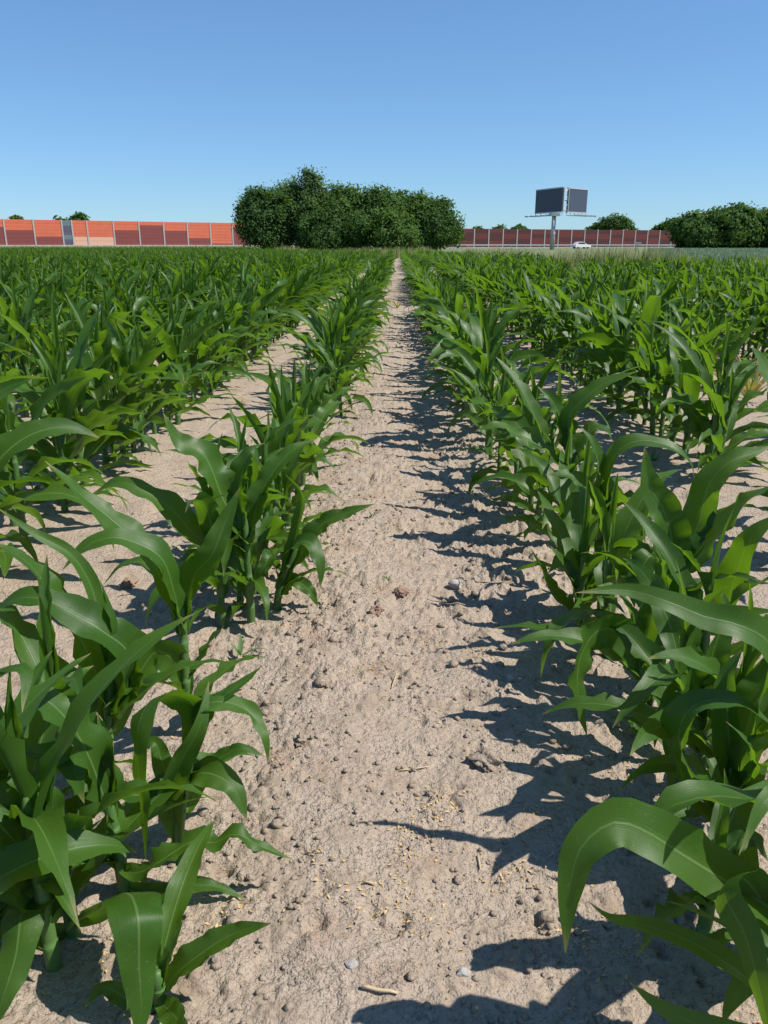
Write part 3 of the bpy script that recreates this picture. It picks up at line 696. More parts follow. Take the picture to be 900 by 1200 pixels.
# --- the foremost plants, each blade drawn by hand: (photo x, photo y, offset toward +Y from the plant) control points and width in px
class Hero:
    def __init__(s, row, base, label, whorl, leaves, extra=2, Y=None):
        g = ground_at(*base); s.row = row; s.x = g[0]; s.y = g[1] if Y is None else Y
        s.label = label; s.whorl = whorl; s.leaves = leaves; s.extra = extra + 1; s.az = base[0] * .37
HEROES = [
 Hero(-1, (190, 1190), "small maize plant nearest the camera left of the path, one blade reaching right", (187, 1165), [
    ([(188, 1178, 0), (196, 1150, 0), (228, 1122, 0), (272, 1095, 0), (317, 1077, .0)], 34, dict(fold=25, wave=.15, roll=-25)),
    ([(188, 1165, 0), (198, 1118, .01), (215, 1076, .02)], 16, dict(fold=30, wave=.1)),
    ([(186, 1185, 0), (205, 1188, -.03), (222, 1215, -.07)], 26, dict(fold=15, wave=.2)),
    ([(180, 1180, 0), (150, 1170, 0), (118, 1158, .0), (100, 1180, -.02)], 22, dict(wave=.5))], 0),
 Hero(-1, (86, 1095), "maize plant left of the path with a broad pale blade hanging toward the camera", (72, 1010), [
    ([(84, 1075, 0), (112, 1068, -.02), (142, 1046, -.05), (162, 1070, -.10), (162, 1135, -.13), (160, 1200, -.15), (162, 1260, -.16)], 56, dict(fold=10, wave=.12, roll=0, ref=(1, .25, 0))),
    ([(68, 1040, 0), (50, 1038, -.02), (28, 1066, -.06), (19, 1120, -.10), (4, 1170, -.13), (-8, 1205, -.14)], 42, dict(fold=14, wave=.12, ref=(1, -.2, 0))),
    ([(74, 1000, 0), (62, 940, 0), (66, 905, 0), (60, 878, 0)], 20, dict(fold=55, wave=.15)),
    ([(72, 1000, 0), (52, 938, 0), (18, 906, 0), (-15, 880, 0)], 40, dict(fold=25, wave=.2, roll=20)),
    ([(72, 1012, 0), (42, 968, -.02), (8, 952, -.04), (-25, 945, -.05)], 42, dict(fold=22, wave=.2, roll=15)),
    ([(78, 1020, 0), (92, 990, .02), (100, 962, .03), (92, 930, .04)], 24, dict(fold=40, wave=.2)),
    ([(86, 1085, 0), (62, 1100, -.01), (40, 1105, -.02), (66, 1160, -.03)], 22, dict())], 1),
 Hero(-1, (-20, 1120), "maize plant cut by the left border with a narrow folded blade rising inward", (-25, 1010), [
    ([(-22, 1100, 0), (20, 1052, 0), (62, 1010, 0), (124, 960, 0)], 24, dict(fold=60, wave=.05)),
    ([(-22, 1020, 0), (-5, 920, 0), (15, 860, 0), (10, 800, 0)], 40, dict(fold=30, wave=.3)),
    ([(-22, 980, 0), (-20, 880, 0), (-8, 800, 0), (22, 790, 0), (30, 832, -.02)], 42, dict(fold=20, wave=.3)),
    ([(-22, 1000, 0), (-60, 900, 0), (-100, 880, 0), (-140, 940, 0)], 40, dict())], 1),
 Hero(-1, (147, 1046), "maize plant left of the path with a big dark blade arching over to the left", (126, 935), [
    ([(134, 980, 0), (112, 890, 0), (84, 842, -.01), (50, 822, -.02), (18, 836, -.03), (-18, 872, -.04)], 60, dict(fold=18, wave=.25, roll=-15)),
    ([(130, 960, 0), (104, 905, 0), (70, 890, 0), (36, 872, 0), (10, 850, 0)], 36, dict(fold=25, wave=.2, roll=15)),
    ([(134, 950, 0), (128, 880, .02), (116, 835, .04)], 26, dict(fold=50, wave=.1)),
    ([(136, 960, 0), (112, 860, .02), (100, 848, .03), (125, 852, .02)], 24, dict(fold=20, wave=.3)),
    ([(142, 1020, 0), (165, 1016, -.01), (190, 1002, -.01), (224, 990, -.01), (252, 988, -.01), (278, 981, -.01), (302, 988, -.01), (348, 1012, -.01)], 28, dict(fold=14, wave=.55, roll=-10)),
    ([(146, 1035, 0), (186, 1053, -.02), (218, 1041, -.02), (250, 1041, -.02), (288, 1058, -.02)], 20, dict(fold=20, wave=.3)),
    ([(144, 1020, 0), (125, 1000, 0), (100, 1010, 0), (82, 1040, 0)], 26, dict())], 1),
 Hero(-1, (206, 1000), "maize plant left of the path with a pale blade bent sharply straight down", (226, 870), [
    ([(222, 900, 0), (226, 830, 0), (208, 816, -.02), (178, 820, -.06), (162, 850, -.09), (162, 900, -.11), (167, 950, -.12), (172, 1006, -.13)], 36, dict(fold=10, wave=.15, ref=(1, .2, 0))),
    ([(204, 985, 0), (198, 935, -.02), (213, 887, -.03), (235, 843, -.02), (243, 803, 0)], 30, dict(fold=28, wave=.15, ref=(1, .1, 0))),
    ([(226, 900, 0), (244, 822, 0), (276, 826, 0), (299, 844, -.01), (311, 864, -.02), (315, 896, -.03)], 26, dict(fold=15, wave=.35)),
    ([(230, 880, 0), (258, 820, .01), (288, 796, .02), (307, 782, .03)], 18, dict(fold=25, wave=.2)),
    ([(212, 945, 0), (232, 908, -.01), (252, 908, -.02), (273, 924, -.03), (290, 964, -.05)], 34, dict(fold=12, wave=.2)),
    ([(220, 920, 0), (258, 888, .02), (284, 876, .02), (310, 887, .02)], 18, dict(fold=20, wave=.15)),
    ([(206, 960, 0), (190, 900, .02), (180, 872, .03), (160, 880, .03)], 28, dict(fold=25, wave=.2))], 1),
 Hero(-1, (128, 915), "maize plant left of the path whose broad dark blades sweep to the left border", (128, 790), [
    ([(126, 830, 0), (104, 760, 0), (66, 702, 0), (30, 662, 0), (-14, 632, 0)], 58, dict(fold=18, wave=.18, roll=-20)),
    ([(132, 835, 0), (150, 772, -.01), (122, 738, -.02), (86, 722, -.03), (54, 703, -.03), (20, 700, -.03), (-14, 722, -.03)], 46, dict(fold=18, wave=.25, roll=10)),
    ([(132, 800, 0), (142, 740, 0), (114, 680, 0)], 28, dict(fold=55, wave=.1)),
    ([(128, 790, 0), (104, 690, .02), (80, 648, .03), (42, 622, .03), (-4, 594, .03)], 20, dict(fold=25, wave=.1)),
    ([(126, 850, 0), (112, 812, .01), (86, 796, .02), (58, 774, .02), (22, 744, .02)], 28, dict(fold=20, wave=.15)),
    ([(132, 840, 0), (152, 800, .02), (150, 770, .03), (130, 742, .04)], 40, dict(fold=30, wave=.15)),
    ([(128, 870, 0), (100, 850, 0), (62, 830, .02), (30, 818, .03)], 30, dict(fold=20))], 1),
 Hero(-1, (222, 862), "maize plant left of the path with a long upright blade pointing up and left", (212, 705), [
    ([(214, 730, 0), (172, 640, 0), (132, 611, 0), (98, 584, 0), (73, 562, 0), (55, 538, 0)], 38, dict(fold=18, wave=.15, roll=-20)),
    ([(214, 740, 0), (204, 690, -.02), (186, 657, -.03), (159, 638, -.04), (132, 631, -.05), (98, 641, -.06), (70, 668, -.07)], 34, dict(fold=15, wave=.15)),
    ([(208, 745, 0), (226, 682, 0), (252, 648, 0), (268, 608, .01), (284, 572, .02)], 36, dict(fold=26, wave=.15, roll=20)),
    ([(212, 720, 0), (200, 680, .01), (187, 632, .02)], 16, dict(fold=50, wave=.1)),
    ([(216, 760, 0), (196, 690, .02), (166, 658, .03), (142, 663, .03), (121, 686, .02)], 20, dict(fold=18, wave=.1)),
    ([(220, 815, 0), (206, 780, -.01), (182, 762, -.03), (157, 803, -.06), (136, 850, -.08), (104, 904, -.10)], 36, dict(fold=12, wave=.2, ref=(.8, .5, 0))),
    ([(222, 800, 0), (236, 770, .01), (250, 748, .02), (262, 735, .02)], 16, dict(fold=25))], 1),
 Hero(-1, (295, 735), "maize plant at the near end of the second left clump with a twisted upright blade", (286, 600), [
    ([(284, 640, 0), (262, 582, 0), (236, 534, 0), (209, 514, 0), (191, 482, 0)], 40, dict(fold=18, wave=.25, roll=-20)),
    ([(286, 650, 0), (262, 620, 0), (236, 634, -.01), (199, 594, -.01), (170, 574, -.01), (140, 566, -.01), (104, 582, -.01)], 30, dict(fold=18, wave=.4)),
    ([(290, 620, 0), (280, 570, .01), (294, 530, .02), (306, 552, .02)], 32, dict(fold=25, wave=.2)),
    ([(290, 640, 0), (312, 570, .03), (340, 530, .05), (370, 512, .08)], 28, dict(fold=30, wave=.2)),
    ([(290, 660, 0), (270, 600, .02), (252, 560, .03), (250, 545, .03)], 28, dict(fold=35)),
    ([(294, 690, 0), (270, 660, 0), (230, 650, .02), (196, 664, .02)], 22, dict(wave=.5))], 1),
 Hero(-1, (322, 722), "slender maize plant reaching right into the path from the second left clump", (348, 640), [
    ([(330, 690, 0), (352, 650, 0), (378, 612, 0), (408, 598, 0), (440, 591, 0)], 24, dict(fold=22, wave=.3)),
    ([(332, 690, 0), (342, 640, -.02), (362, 636, -.04), (374, 658, -.06), (376, 690, -.07)], 24, dict(fold=12, wave=.2)),
    ([(334, 680, 0), (346, 620, .01), (352, 580, .01), (334, 555, .0)], 16, dict(fold=35, wave=.1)),
    ([(336, 680, 0), (366, 622, .04), (382, 606, .06), (402, 600, .08)], 18, dict(fold=22)),
    ([(326, 705, 0), (344, 682, -.01), (362, 690, -.02), (372, 712, -.03)], 18, dict(fold=15, wave=.4)),
    ([(330, 690, 0), (318, 650, 0), (312, 660, -.02), (296, 690, -.03)], 18, dict())], 0),
 # ---- right row
 Hero(0, (1000, 1330), "maize plant below the lower right corner, only blade tips in view", (1000, 1200), [
    ([(985, 1230, 0), (900, 1225, 0), (830, 1205, 0), (780, 1185, 0), (742, 1160, 0)], 34, dict(fold=18, wave=.15)),
    ([(1000, 1180, 0), (960, 1010, 0), (900, 930, .0), (860, 1000, -.03)], 48, dict(fold=15)),
    ([(1000, 1150, 0), (1010, 950, 0), (1060, 850, 0)], 50, dict())], 1),
 Hero(0, (945, 1240), "maize plant at the right border with a wide glossy blade arching into the path", (935, 1120), [
    ([(938, 1120, 0), (905, 1068, 0), (858, 1036, 0), (800, 1003, 0), (748, 972, 0), (716, 966, 0), (686, 990, -.01), (669, 1040, -.02), (662, 1116, -.03)], 62, dict(fold=16, wave=.14, roll=-28, twist=50)),
    ([(940, 1200, 0), (890, 1160, 0), (846, 1122, 0), (800, 1099, 0), (753, 1090, 0), (713, 1066, 0), (684, 1047, 0)], 28, dict(fold=22, wave=.12, roll=-10)),
    ([(935, 1110, 0), (870, 1030, -.01), (848, 1046, -.05), (874, 1100, -.08), (892, 1160, -.10), (905, 1230, -.11)], 42, dict(fold=12, wave=.1, ref=(1, .1, 0))),
    ([(938, 1080, 0), (945, 960, 0), (930, 880, 0), (905, 905, -.03)], 50, dict(fold=20)),
    ([(938, 1080, 0), (985, 950, 0), (1030, 900, 0), (1080, 960, 0)], 55, dict(fold=20))], 1),
 Hero(0, (825, 1094), "maize plant right of the path with a thin stem reddish at its foot", (838, 985), [
    ([(832, 1040, 0), (842, 960, 0), (852, 925, .01), (848, 900, .02)], 22, dict(fold=45, wave=.1)),
    ([(830, 1050, 0), (815, 1000, 0), (780, 985, 0), (756, 1005, 0)], 20, dict(fold=18)),
    ([(832, 1045, 0), (860, 990, .02), (884, 985, .02), (900, 1010, .02)], 24, dict(fold=18)),
    ([(826, 1070, 0), (806, 1050, 0), (796, 1049, 0)], 12, dict())], 1),
 Hero(0, (864, 1012), "vase shaped maize plant right of the path with blades curling into a cup", (858, 900), [
    ([(856, 970, 0), (812, 905, -.01), (796, 862, -.01), (812, 828, -.01), (848, 820, -.01), (884, 834, -.01), (918, 862, -.02)], 48, dict(fold=18, wave=.15, ref=(.3, -1, .0))),
    ([(858, 965, 0), (872, 915, -.02), (892, 880, -.03), (925, 850, -.03)], 62, dict(fold=32, wave=.12, roll=15)),
    ([(860, 940, 0), (880, 890, -.05), (868, 865, -.06), (852, 846, -.06)], 20, dict(fold=20, wave=.2)),
    ([(854, 960, 0), (836, 925, -.03), (820, 915, -.05), (803, 916, -.06)], 22, dict(fold=18, wave=.2)),
    ([(866, 930, 0), (906, 800, 0), (892, 757, 0), (860, 724, 0), (822, 717, 0), (780, 703, 0), (738, 697, 0), (675, 693, 0)], 40, dict(fold=14, wave=.12, roll=-10)),
    ([(864, 930, 0), (850, 840, .03), (856, 790, .04), (872, 760, .05)], 40, dict(fold=40, wave=.1)),
    ([(864, 930, 0), (890, 820, .04), (930, 770, .05), (980, 800, .05)], 50, dict(fold=20)),
    ([(862, 985, 0), (830, 960, -.02), (806, 930, -.02), (788, 868, 0)], 18, dict(fold=15))], 1),
 Hero(0, (818, 935), "maize plant right of the path with a short bright blade catching the sun", (824, 800), [
    ([(822, 840, 0), (812, 790, -.01), (806, 760, -.01), (822, 728, 0)], 42, dict(fold=25, wave=.15, ref=(1, .3, 0))),
    ([(824, 820, 0), (836, 760, .02), (850, 720, .03), (846, 690, .04)], 34, dict(fold=40, wave=.1)),
    ([(822, 860, 0), (850, 810, -.02), (880, 800, -.03), (920, 826, -.04)], 38, dict(fold=15, wave=.2)),
    ([(820, 860, 0), (800, 810, 0), (785, 830, -.02), (790, 890, -.05), (786, 935, -.06)], 26, dict(fold=15, wave=.2)),
    ([(820, 890, 0), (840, 870, 0), (870, 880, 0), (890, 920, 0)], 24, dict())], 1),
 Hero(0, (748, 852), "pale stemmed maize plant with a blade hanging into the path from the right", (752, 750), [
    ([(748, 790, 0), (726, 742, -.01), (702, 740, -.03), (679, 768, -.05), (677, 815, -.07), (690, 865, -.08)], 38, dict(fold=12, wave=.25, ref=(1, .3, 0))),
    ([(750, 780, 0), (764, 720, 0), (776, 680, .01), (770, 650, .01)], 30, dict(fold=35, wave=.15)),
    ([(752, 790, 0), (738, 720, .01), (722, 690, .02), (700, 684, .02)], 24, dict(fold=20, wave=.2)),
    ([(748, 830, 0), (742, 850, -.02), (740, 890, -.04), (748, 928, -.05)], 20, dict(fold=15)),
    ([(748, 830, 0), (768, 800, .01), (790, 800, .02), (800, 830, .01)], 20, dict(fold=15)),
    ([(752, 770, 0), (784, 740, .03), (800, 690, .04), (830, 680, .04)], 28, dict(fold=20))], 1),
 Hero(0, (768, 800), "tall maize plant right of the path, blades fanned out to the right border", (786, 640), [
    ([(782, 690, 0), (790, 640, 0), (774, 598, 0), (757, 562, 0), (756, 524, 0)], 40, dict(fold=22, wave=.15, ref=(1, .2, 0))),
    ([(784, 680, 0), (818, 652, 0), (848, 618, 0), (874, 588, 0), (912, 562, 0)], 56, dict(fold=22, wave=.2, roll=-15)),
    ([(784, 680, 0), (818, 620, .04), (832, 568, .05), (854, 541, .06), (905, 520, .07)], 38, dict(fold=22, wave=.15, roll=-10)),
    ([(782, 700, 0), (840, 730, -.03), (862, 680, -.04), (882, 630, -.05), (915, 598, -.05)], 44, dict(fold=25, wave=.12)),
    ([(780, 690, 0), (762, 650, -.02), (744, 690, -.05), (742, 712, -.06)], 32, dict(fold=15, wave=.2)),
    ([(780, 690, 0), (772, 640, .03), (784, 600, .04), (792, 580, .05)], 30, dict(fold=45)),
    ([(776, 720, 0), (730, 690, 0), (712, 640, 0), (718, 610, .02)], 34, dict(fold=25, wave=.2))], 1),
 Hero(0, (680, 738), "small bright maize plant at the foot of the right row, blades fanned left", (676, 700), [
    ([(678, 728, 0), (662, 710, 0), (644, 690, 0), (632, 664, 0), (620, 640, 0)], 26, dict(fold=25, wave=.1, roll=-10)),
    ([(678, 715, 0), (672, 690, 0), (660, 660, 0), (645, 640, 0)], 26, dict(fold=35, wave=.1)),
    ([(680, 725, 0), (690, 700, 0), (698, 682, -.02)], 20, dict(fold=30)),
    ([(678, 725, 0), (690, 680, .02), (686, 640, .02)], 20, dict(fold=35))], 0),
 Hero(0, (704, 722), "maize plant right of the path with a blade bent over like a hook", (708, 580), [
    ([(706, 620, 0), (714, 545, 0), (740, 518, 0), (776, 519, 0), (806, 540, 0), (815, 566, 0)], 24, dict(fold=14, wave=.15)),
    ([(706, 640, 0), (690, 580, 0), (672, 560, 0), (640, 556, 0)], 30, dict(fold=20, wave=.25)),
    ([(706, 620, 0), (704, 560, .01), (696, 520, .02), (680, 500, .03)], 30, dict(fold=35, wave=.2)),
    ([(706, 640, 0), (728, 590, -.02), (748, 600, -.03), (756, 640, -.05)], 36, dict(fold=15, wave=.2)),
    ([(704, 670, 0), (730, 640, 0), (760, 604, .02)], 36, dict(fold=25, wave=.2)),
    ([(704, 690, 0), (690, 660, 0), (664, 650, 0), (642, 672, 0)], 24, dict())], 1),
 Hero(0, (664, 640), "maize plant in the right row with a long blade thrown out over the next gap", (668, 490), [
    ([(666, 530, 0), (668, 488, 0), (686, 466, 0), (710, 449, 0), (746, 436, 0)], 24, dict(fold=18, wave=.1)),
    ([(666, 560, 0), (644, 530, 0), (610, 511, 0), (584, 499, 0), (558, 504, 0)], 28, dict(fold=16, wave=.25)),
    ([(666, 550, 0), (660, 500, .02), (648, 470, .03), (630, 452, .04)], 28, dict(fold=30)),
    ([(666, 560, 0), (690, 510, .02), (706, 500, .03), (720, 520, .02)], 28, dict(fold=18)),
    ([(664, 590, 0), (640, 560, 0), (616, 562, 0), (600, 590, 0)], 26, dict(fold=18))], 2),
]
GROUP = "maize plants standing in rows"
placed = []      # every plant: dict(row, x, y, ...)
for hno, h in enumerate(HEROES): placed.append(dict(row=h.row, x=h.x, y=h.y, hero=h, seed=hno))
r_ = np.random.default_rng(33)
for k, x, y in [(0, .44, 1.47), (0, .40, 1.56), (0, .44, 1.77), (0, .43, 1.95), (0, .46, 2.10), (0, .47, 1.10), (0, .50, .74), (0, .48, .98), (0, .47, 1.29),
                (-1, -.46, .80), (-1, -.36, 1.67), (-1, -.34, 1.75), (-1, -.38, 1.58), (-1, -.33, 1.84), (0, .53, 1.22), (-1, -.40, .71), (-1, -.45, .94), (-1, -.50, .66)]:
    placed.append(dict(row=k, x=x, y=y, seed=int(r_.integers(1e6)), s=float(r_.uniform(.34, .45)), rz=float(r_.uniform(0, 6.283))))
gaps = {(-1): [(3.15, 3.75)], 0: [], 1: [(2.2, 2.75)], 2: [(3.6, 4.8)], -2: []}
hero_last = {-1: 1.72, 0: 2.1}
for k in range(-66, 62):
    x = row_x(k); ye = y_end(x)
    y0 = max(.5, abs(x) * 1.55 - .9)
    if k in hero_last: y0 = hero_last[k] + .16
    y = y0 + r_.random() * .1
    while y < ye:
        sp = (.13 if k in (-1, 0) and y < 4 else .10) if y < 34 else .19
        g = any(a < y < b for a, b in gaps.get(k, []))
        miss = vnoise(np.array([x * .9 + 7]), np.array([y * .55]), 77)[0] > .80 or r_.random() < .04
        if not g and not (miss and y > 9):
            placed.append(dict(row=k, x=x + r_.normal(0, .032), y=y, seed=int(r_.integers(1e6)), s=float(np.clip(r_.normal(.455 if y < 4 else .49, .065) if k in (-1, 0) else r_.normal(.545, .07), .26, .70)), rz=float(r_.uniform(0, 6.283))))
        y += sp * r_.uniform(.7, 1.35)
# which are in the picture, and how large
vis = []
for p in placed:
    best = None
    for z in (0, .3, .5):
        for dx in (-.2, 0, .2):
            q = project((p['x'] + dx, p['y'], z))
            if q and -10 < q[0] < 910 and -10 < q[1] < 1210: best = q[2] if best is None else min(best, q[2])
    p['dep'] = best
    if best is not None or 'hero' in p: vis.append(p)
vis.sort(key=lambda p: -1 if 'hero' in p else p['dep'])
single = vis[:300]; rest = vis[300:]
print("plants in view", len(vis), "stuff", len(rest), "single out to", single[-1]['dep'])

def make_plant_from(p, label):
    root = empty("maize_plant", (p['x'], p['y'], gz(p['x'], p['y']) - .006), p['rz']); root.scale = (p['s'] / PROTO[p['seed'] % len(PROTO)][2],) * 3
    tag(root, label, "maize plant", GROUP)
    sm, lm, H = PROTO[p['seed'] % len(PROTO)]
    obj("stem", sm, root)
    for m in lm: obj("leaf", m, root)
def make_hero(h, hid):
    z0 = gz(h.x, h.y) - .006
    root = empty("maize_plant", (h.x, h.y, z0)); tag(root, h.label, "maize plant", GROUP)
    O = np.array([h.x, h.y, z0]); W = at(h.whorl[0], h.whorl[1], h.y) - O
    W[2] = max(W[2], .06)
    st = [np.array([0, 0, -.03]), W * np.array([.25, 1, .35]), W * np.array([.7, 1, .75]), W]
    stem_mb(st, .0095, .0065, 10).build("stem", M['stem'], root, True)
    for j, (pts, wpx, kw) in enumerate(h.leaves):
        r = np.random.default_rng(1000 + hid * 20 + j)
        P = np.array([at(a, b, h.y + dy) for a, b, dy in pts]) - O
        # foot of the blade lies on the stem
        f = np.clip(P[0][2] / max(W[2], .05), .05, 1.0); sp = spline(st, 40); P[0] = sp[np.argmin(abs(sp[:, 2] - f * W[2]))]
        ln = np.linalg.norm(P[-1] - P[0]); Pj = P + r.normal(0, .012, P.shape) * ln * np.array([.6, 1.6, .6]); Pj[0] = P[0]; P = Pj
        for i in range(len(P)): P[i][2] = max(P[i][2], .014)
        dist = (at(*pts[len(pts)//2][:2], h.y) - np.array([0, 0, CAM_H])); dep = dist[1] * math.cos(R(PITCH)) - dist[2] * math.sin(R(PITCH))
        wm = float(np.clip(1.12 * wpx * dep / FPX, .018, .080))
        kk = {**dict(fold=18, wave=.3), **kw}; kk['wave'] = kk['wave'] * 1.35 + .06
        if 'ref' not in kk: kk['roll'] = r.uniform(14, 34) * (1 if P[-1][0] + P[len(P)//2][0] < 2 * P[0][0] else -1); kk.setdefault('twist', r.normal(0, 18))
        V, F, UV = blade(P, wm, 30, 8, r, **kk)
        obj("leaf", mesh_np("leaf", V, F, M['leaf'], UV, True), root)
    r = np.random.default_rng(5000 + hid)
    for j in range(h.extra):       # short lower blades
        z = min(.05 + .035 * j, W[2] * .9); az = h.az + math.pi * (j % 2) + r.normal(0, .5)
        P = arc_leaf(z, az, r.uniform(.17, .24) + .03 * j, r.uniform(30, 50) + 4 * j, r.uniform(60, 100), r, x0=(W[0] * z / W[2], W[1] * z / W[2]))
        V, F, UV = blade(P, r.uniform(.030, .042) + .004 * j, 16, 6, r, 18, .45, 0, r.normal(0, 25))
        obj("leaf", mesh_np("leaf", V, F, M['leaf'], UV, True), root)

cnt = {}
single.sort(key=lambda p: p['y'])
heights = [p['s'] for p in single if 'hero' not in p]
qa, qb = np.quantile(heights, [.25, .75])
for p in single:
    k = p['row']; cnt[k] = cnt.get(k, 0) + 1
    if 'hero' in p:
        make_hero(p['hero'], p['seed']); continue
    hgt = p['s']
    size = "short " if hgt < qa else ("tall " if hgt > qb else "")
    side = ("right", k + 1) if k >= 0 else ("left", -k)
    make_plant_from(p, f"{size}maize plant, {ordinal(cnt[k])} from the camera in the {ORD[side[1]]} row {side[0]} of the path")

# all other maize of the field: one mass, real blades
def proto_arrays(seed, nseg, nw, keep=None):
    stem, leaves = maize_spec(seed); VV = []; FF = []; TT = []; UU = []; b = 0
    if keep: leaves = leaves[-keep:]
    for L in leaves:
        r = np.random.default_rng(L['s'])
        V, F, UV = blade(L['P'], L['w'] * (1.0 if nw > 1 else .92), nseg, nw, r, L['fold'], L['wave'], L['roll'], L['twist'])
        VV.append(V); FF.append(F + b); TT.append(np.full(len(V), r.random())); UU.append(UV); b += len(V)
    if nw == 1: return np.concatenate(VV), np.concatenate(FF), np.concatenate(TT), np.concatenate(UU)
    P = spline(stem, 3); ring = []
    for q, rad in zip(P, (.011, .010, .008)):
        for a in range(4): ring.append(q + np.array([math.cos(a * 1.571) * rad, math.sin(a * 1.571) * rad, 0]))
    VV.append(np.array(ring)); TT.append(np.full(12, .8)); UU.append(np.full((12, 2), .3))
    FF.append(np.array([[b + i*4 + a, b + i*4 + (a+1) % 4, b + (i+1)*4 + (a+1) % 4, b + (i+1)*4 + a] for i in range(2) for a in range(4)]))
    return np.concatenate(VV), np.concatenate(FF), np.concatenate(TT), np.concatenate(UU)
LODS = [(11, [proto_arrays(300 + i, 8, 2) for i in range(16)]), (21, [proto_arrays(340 + i, 4, 2, 8) for i in range(16)]), (1e9, [proto_arrays(380 + i, 3, 1, 7) for i in range(16)])]
AV, AF, AT = [], [], []; base = 0; prev = 0
for far, protos in LODS:
    sel = [p for p in rest if prev <= p['dep'] < far]; prev = far
    for j, (V, F, T, U) in enumerate(protos):
        S = [p for p in sel if p['seed'] % 16 == j]
        if not S: continue
        s = np.array([p['s'] for p in S]) / V[:, 2].max(); c = np.cos([p['rz'] for p in S]); sn = np.sin([p['rz'] for p in S]); X = np.array([p['x'] for p in S]); Yy = np.array([p['y'] for p in S])
        out = np.empty((len(S), len(V), 3))
        out[:, :, 0] = (V[:, 0] * c[:, None] - V[:, 1] * sn[:, None]) * s[:, None] + X[:, None]
        out[:, :, 1] = (V[:, 0] * sn[:, None] + V[:, 1] * c[:, None]) * s[:, None] + Yy[:, None]
        out[:, :, 2] = V[:, 2] * s[:, None]
        fo = F[None] + (np.arange(len(S)) * len(V))[:, None, None] + base
        AV.append(out.reshape(-1, 3)); AF.append(fo.reshape(-1, 4)); base += len(S) * len(V)
        AT.append(((T[None] * .5 + r_.random(len(S))[:, None] * .5)).ravel())
AV = np.concatenate(AV); AF = np.concatenate(AF); AT = np.concatenate(AT)
print("maize stuff quads", len(AF))
mf = obj("maize_field", mesh_np("maize_field", AV, AF, M['leaf_far'], smooth=True, attrs={"tint": AT}))
tag(mf, "dense green maize rows filling the field toward the barriers", "maize field", kind="stuff")

# ------------------------------------------------------------------ grasses behind the field, grain crop on the right
def blades_stuff(name, X, Y, H, Wd, mat, seed, lean=.35, z0=0.0):
    r = np.random.default_rng(seed); n = len(X); a = r.uniform(0, 6.283, n); la = r.uniform(0, 6.283, n); lm = r.random(n) * lean * H
    b = np.stack([X, Y, np.full(n, z0)], -1); side = np.stack([np.cos(a), np.sin(a), np.zeros(n)], -1) * (Wd / 2)[:, None]
    m = b + np.stack([np.cos(la) * lm * .3, np.sin(la) * lm * .3, H * .55], -1); t = b + np.stack([np.cos(la) * lm, np.sin(la) * lm, H], -1)
    V = np.stack([b - side, b + side, m - side * .8, m + side * .8, t - side * .12, t + side * .12], 1).reshape(-1, 3)
    i = np.arange(n)[:, None] * 6
    F = np.concatenate([i + np.array([0, 1, 3, 2]), i + np.array([2, 3, 5, 4])], 0)
    return obj(name, mesh_np(name, V, F, M[mat], attrs={"tint": np.repeat(r.random(n), 6)}))
n = 30000; rr = np.random.default_rng(9)
X = np.where(rr.random(n) < .65, rr.uniform(-20, 60, n), rr.uniform(1.5, 11, n)); YE = np.array([y_end(x) for x in X]); Yg = YE + .3 + rr.random(n) ** 1.5 * np.where(X < 1.4, 8, 7)
patch = .5 + .9 * vnoise(X * .35, Yg * .35, 4)
H = (.34 + .30 * rr.random(n)) * patch * np.where((X > 1.4) & (X < 8), 1.0, .95)
g = blades_stuff("dry_grass", X, Yg, H, .010 + .0006 * Yg, 'dry_grass', 3)
tag(g, "tan and green uncut grass along the far edge of the maize", "grass", kind="stuff")
n = 22000; Yg = 24 + (rr.random(n) ** 1.6) * 80; X = Yg * rr.uniform(.30, .62, n)
g = blades_stuff("grain_crop", X, Yg, .42 + .12 * rr.random(n), .012 + .0011 * Yg, 'grain', 5, .2)
tag(g, "pale grey green grain crop beyond the grass on the right", "grain crop", kind="stuff")
n = 9000; s_ = rr.uniform(-18, 60, n); o_ = rr.uniform(.6, 6, n)
pp = BL0[None] + BLd[None] * s_[:, None] + BLn[None] * o_[:, None]
g = blades_stuff("bank_grass", pp[:, 0], pp[:, 1], .25 + .35 * rr.random(n) ** 3, np.full(n, .07), 'dry_grass', 6, .3, .25)
tag(g, "rough grass on the bank below the orange barrier", "grass", kind="stuff")

# ------------------------------------------------------------------ crumbs, chaff, stones, straw, weeds on the soil
def lump_arrays(seed, sub=1):
    import bmesh
    bm = bmesh.new(); bmesh.ops.create_icosphere(bm, subdivisions=sub, radius=1)
    V = np.array([v.co[:] for v in bm.verts]); F = np.array([[v.index for v in f.verts] for f in bm.faces]); bm.free()
    r = np.random.default_rng(seed)
    d = r.normal(size=(6, 3)); d /= np.linalg.norm(d, axis=1)[:, None]
    for q in d:
        c = r.uniform(.45, .85); k = V @ q; V = V - np.outer(np.maximum(k - c, 0) * .85, q)
    V = V * (1 + .10 * np.sin(V[:, [1, 2, 0]] * 5 + r.uniform(0, 6, 3)))
    return V, F
lp = [lump_arrays(i) for i in range(10)]
CV, CF = [], []; base = 0; cr = np.random.default_rng(21)
ncr = 12500
cy = .4 + cr.random(ncr) ** 1.7 * 4.2; cx = np.where(cr.random(ncr) < .6, cr.normal(-.02, .24, ncr), cr.uniform(-1.6, 1.6, ncr))
dens = vnoise(cx * 7, cy * 5, 12) + .35 * np.exp(-((cx + .2) / .08) ** 2)
keep = dens > .38 + .15 * cr.random(ncr); cx = cx[keep]; cy = cy[keep]
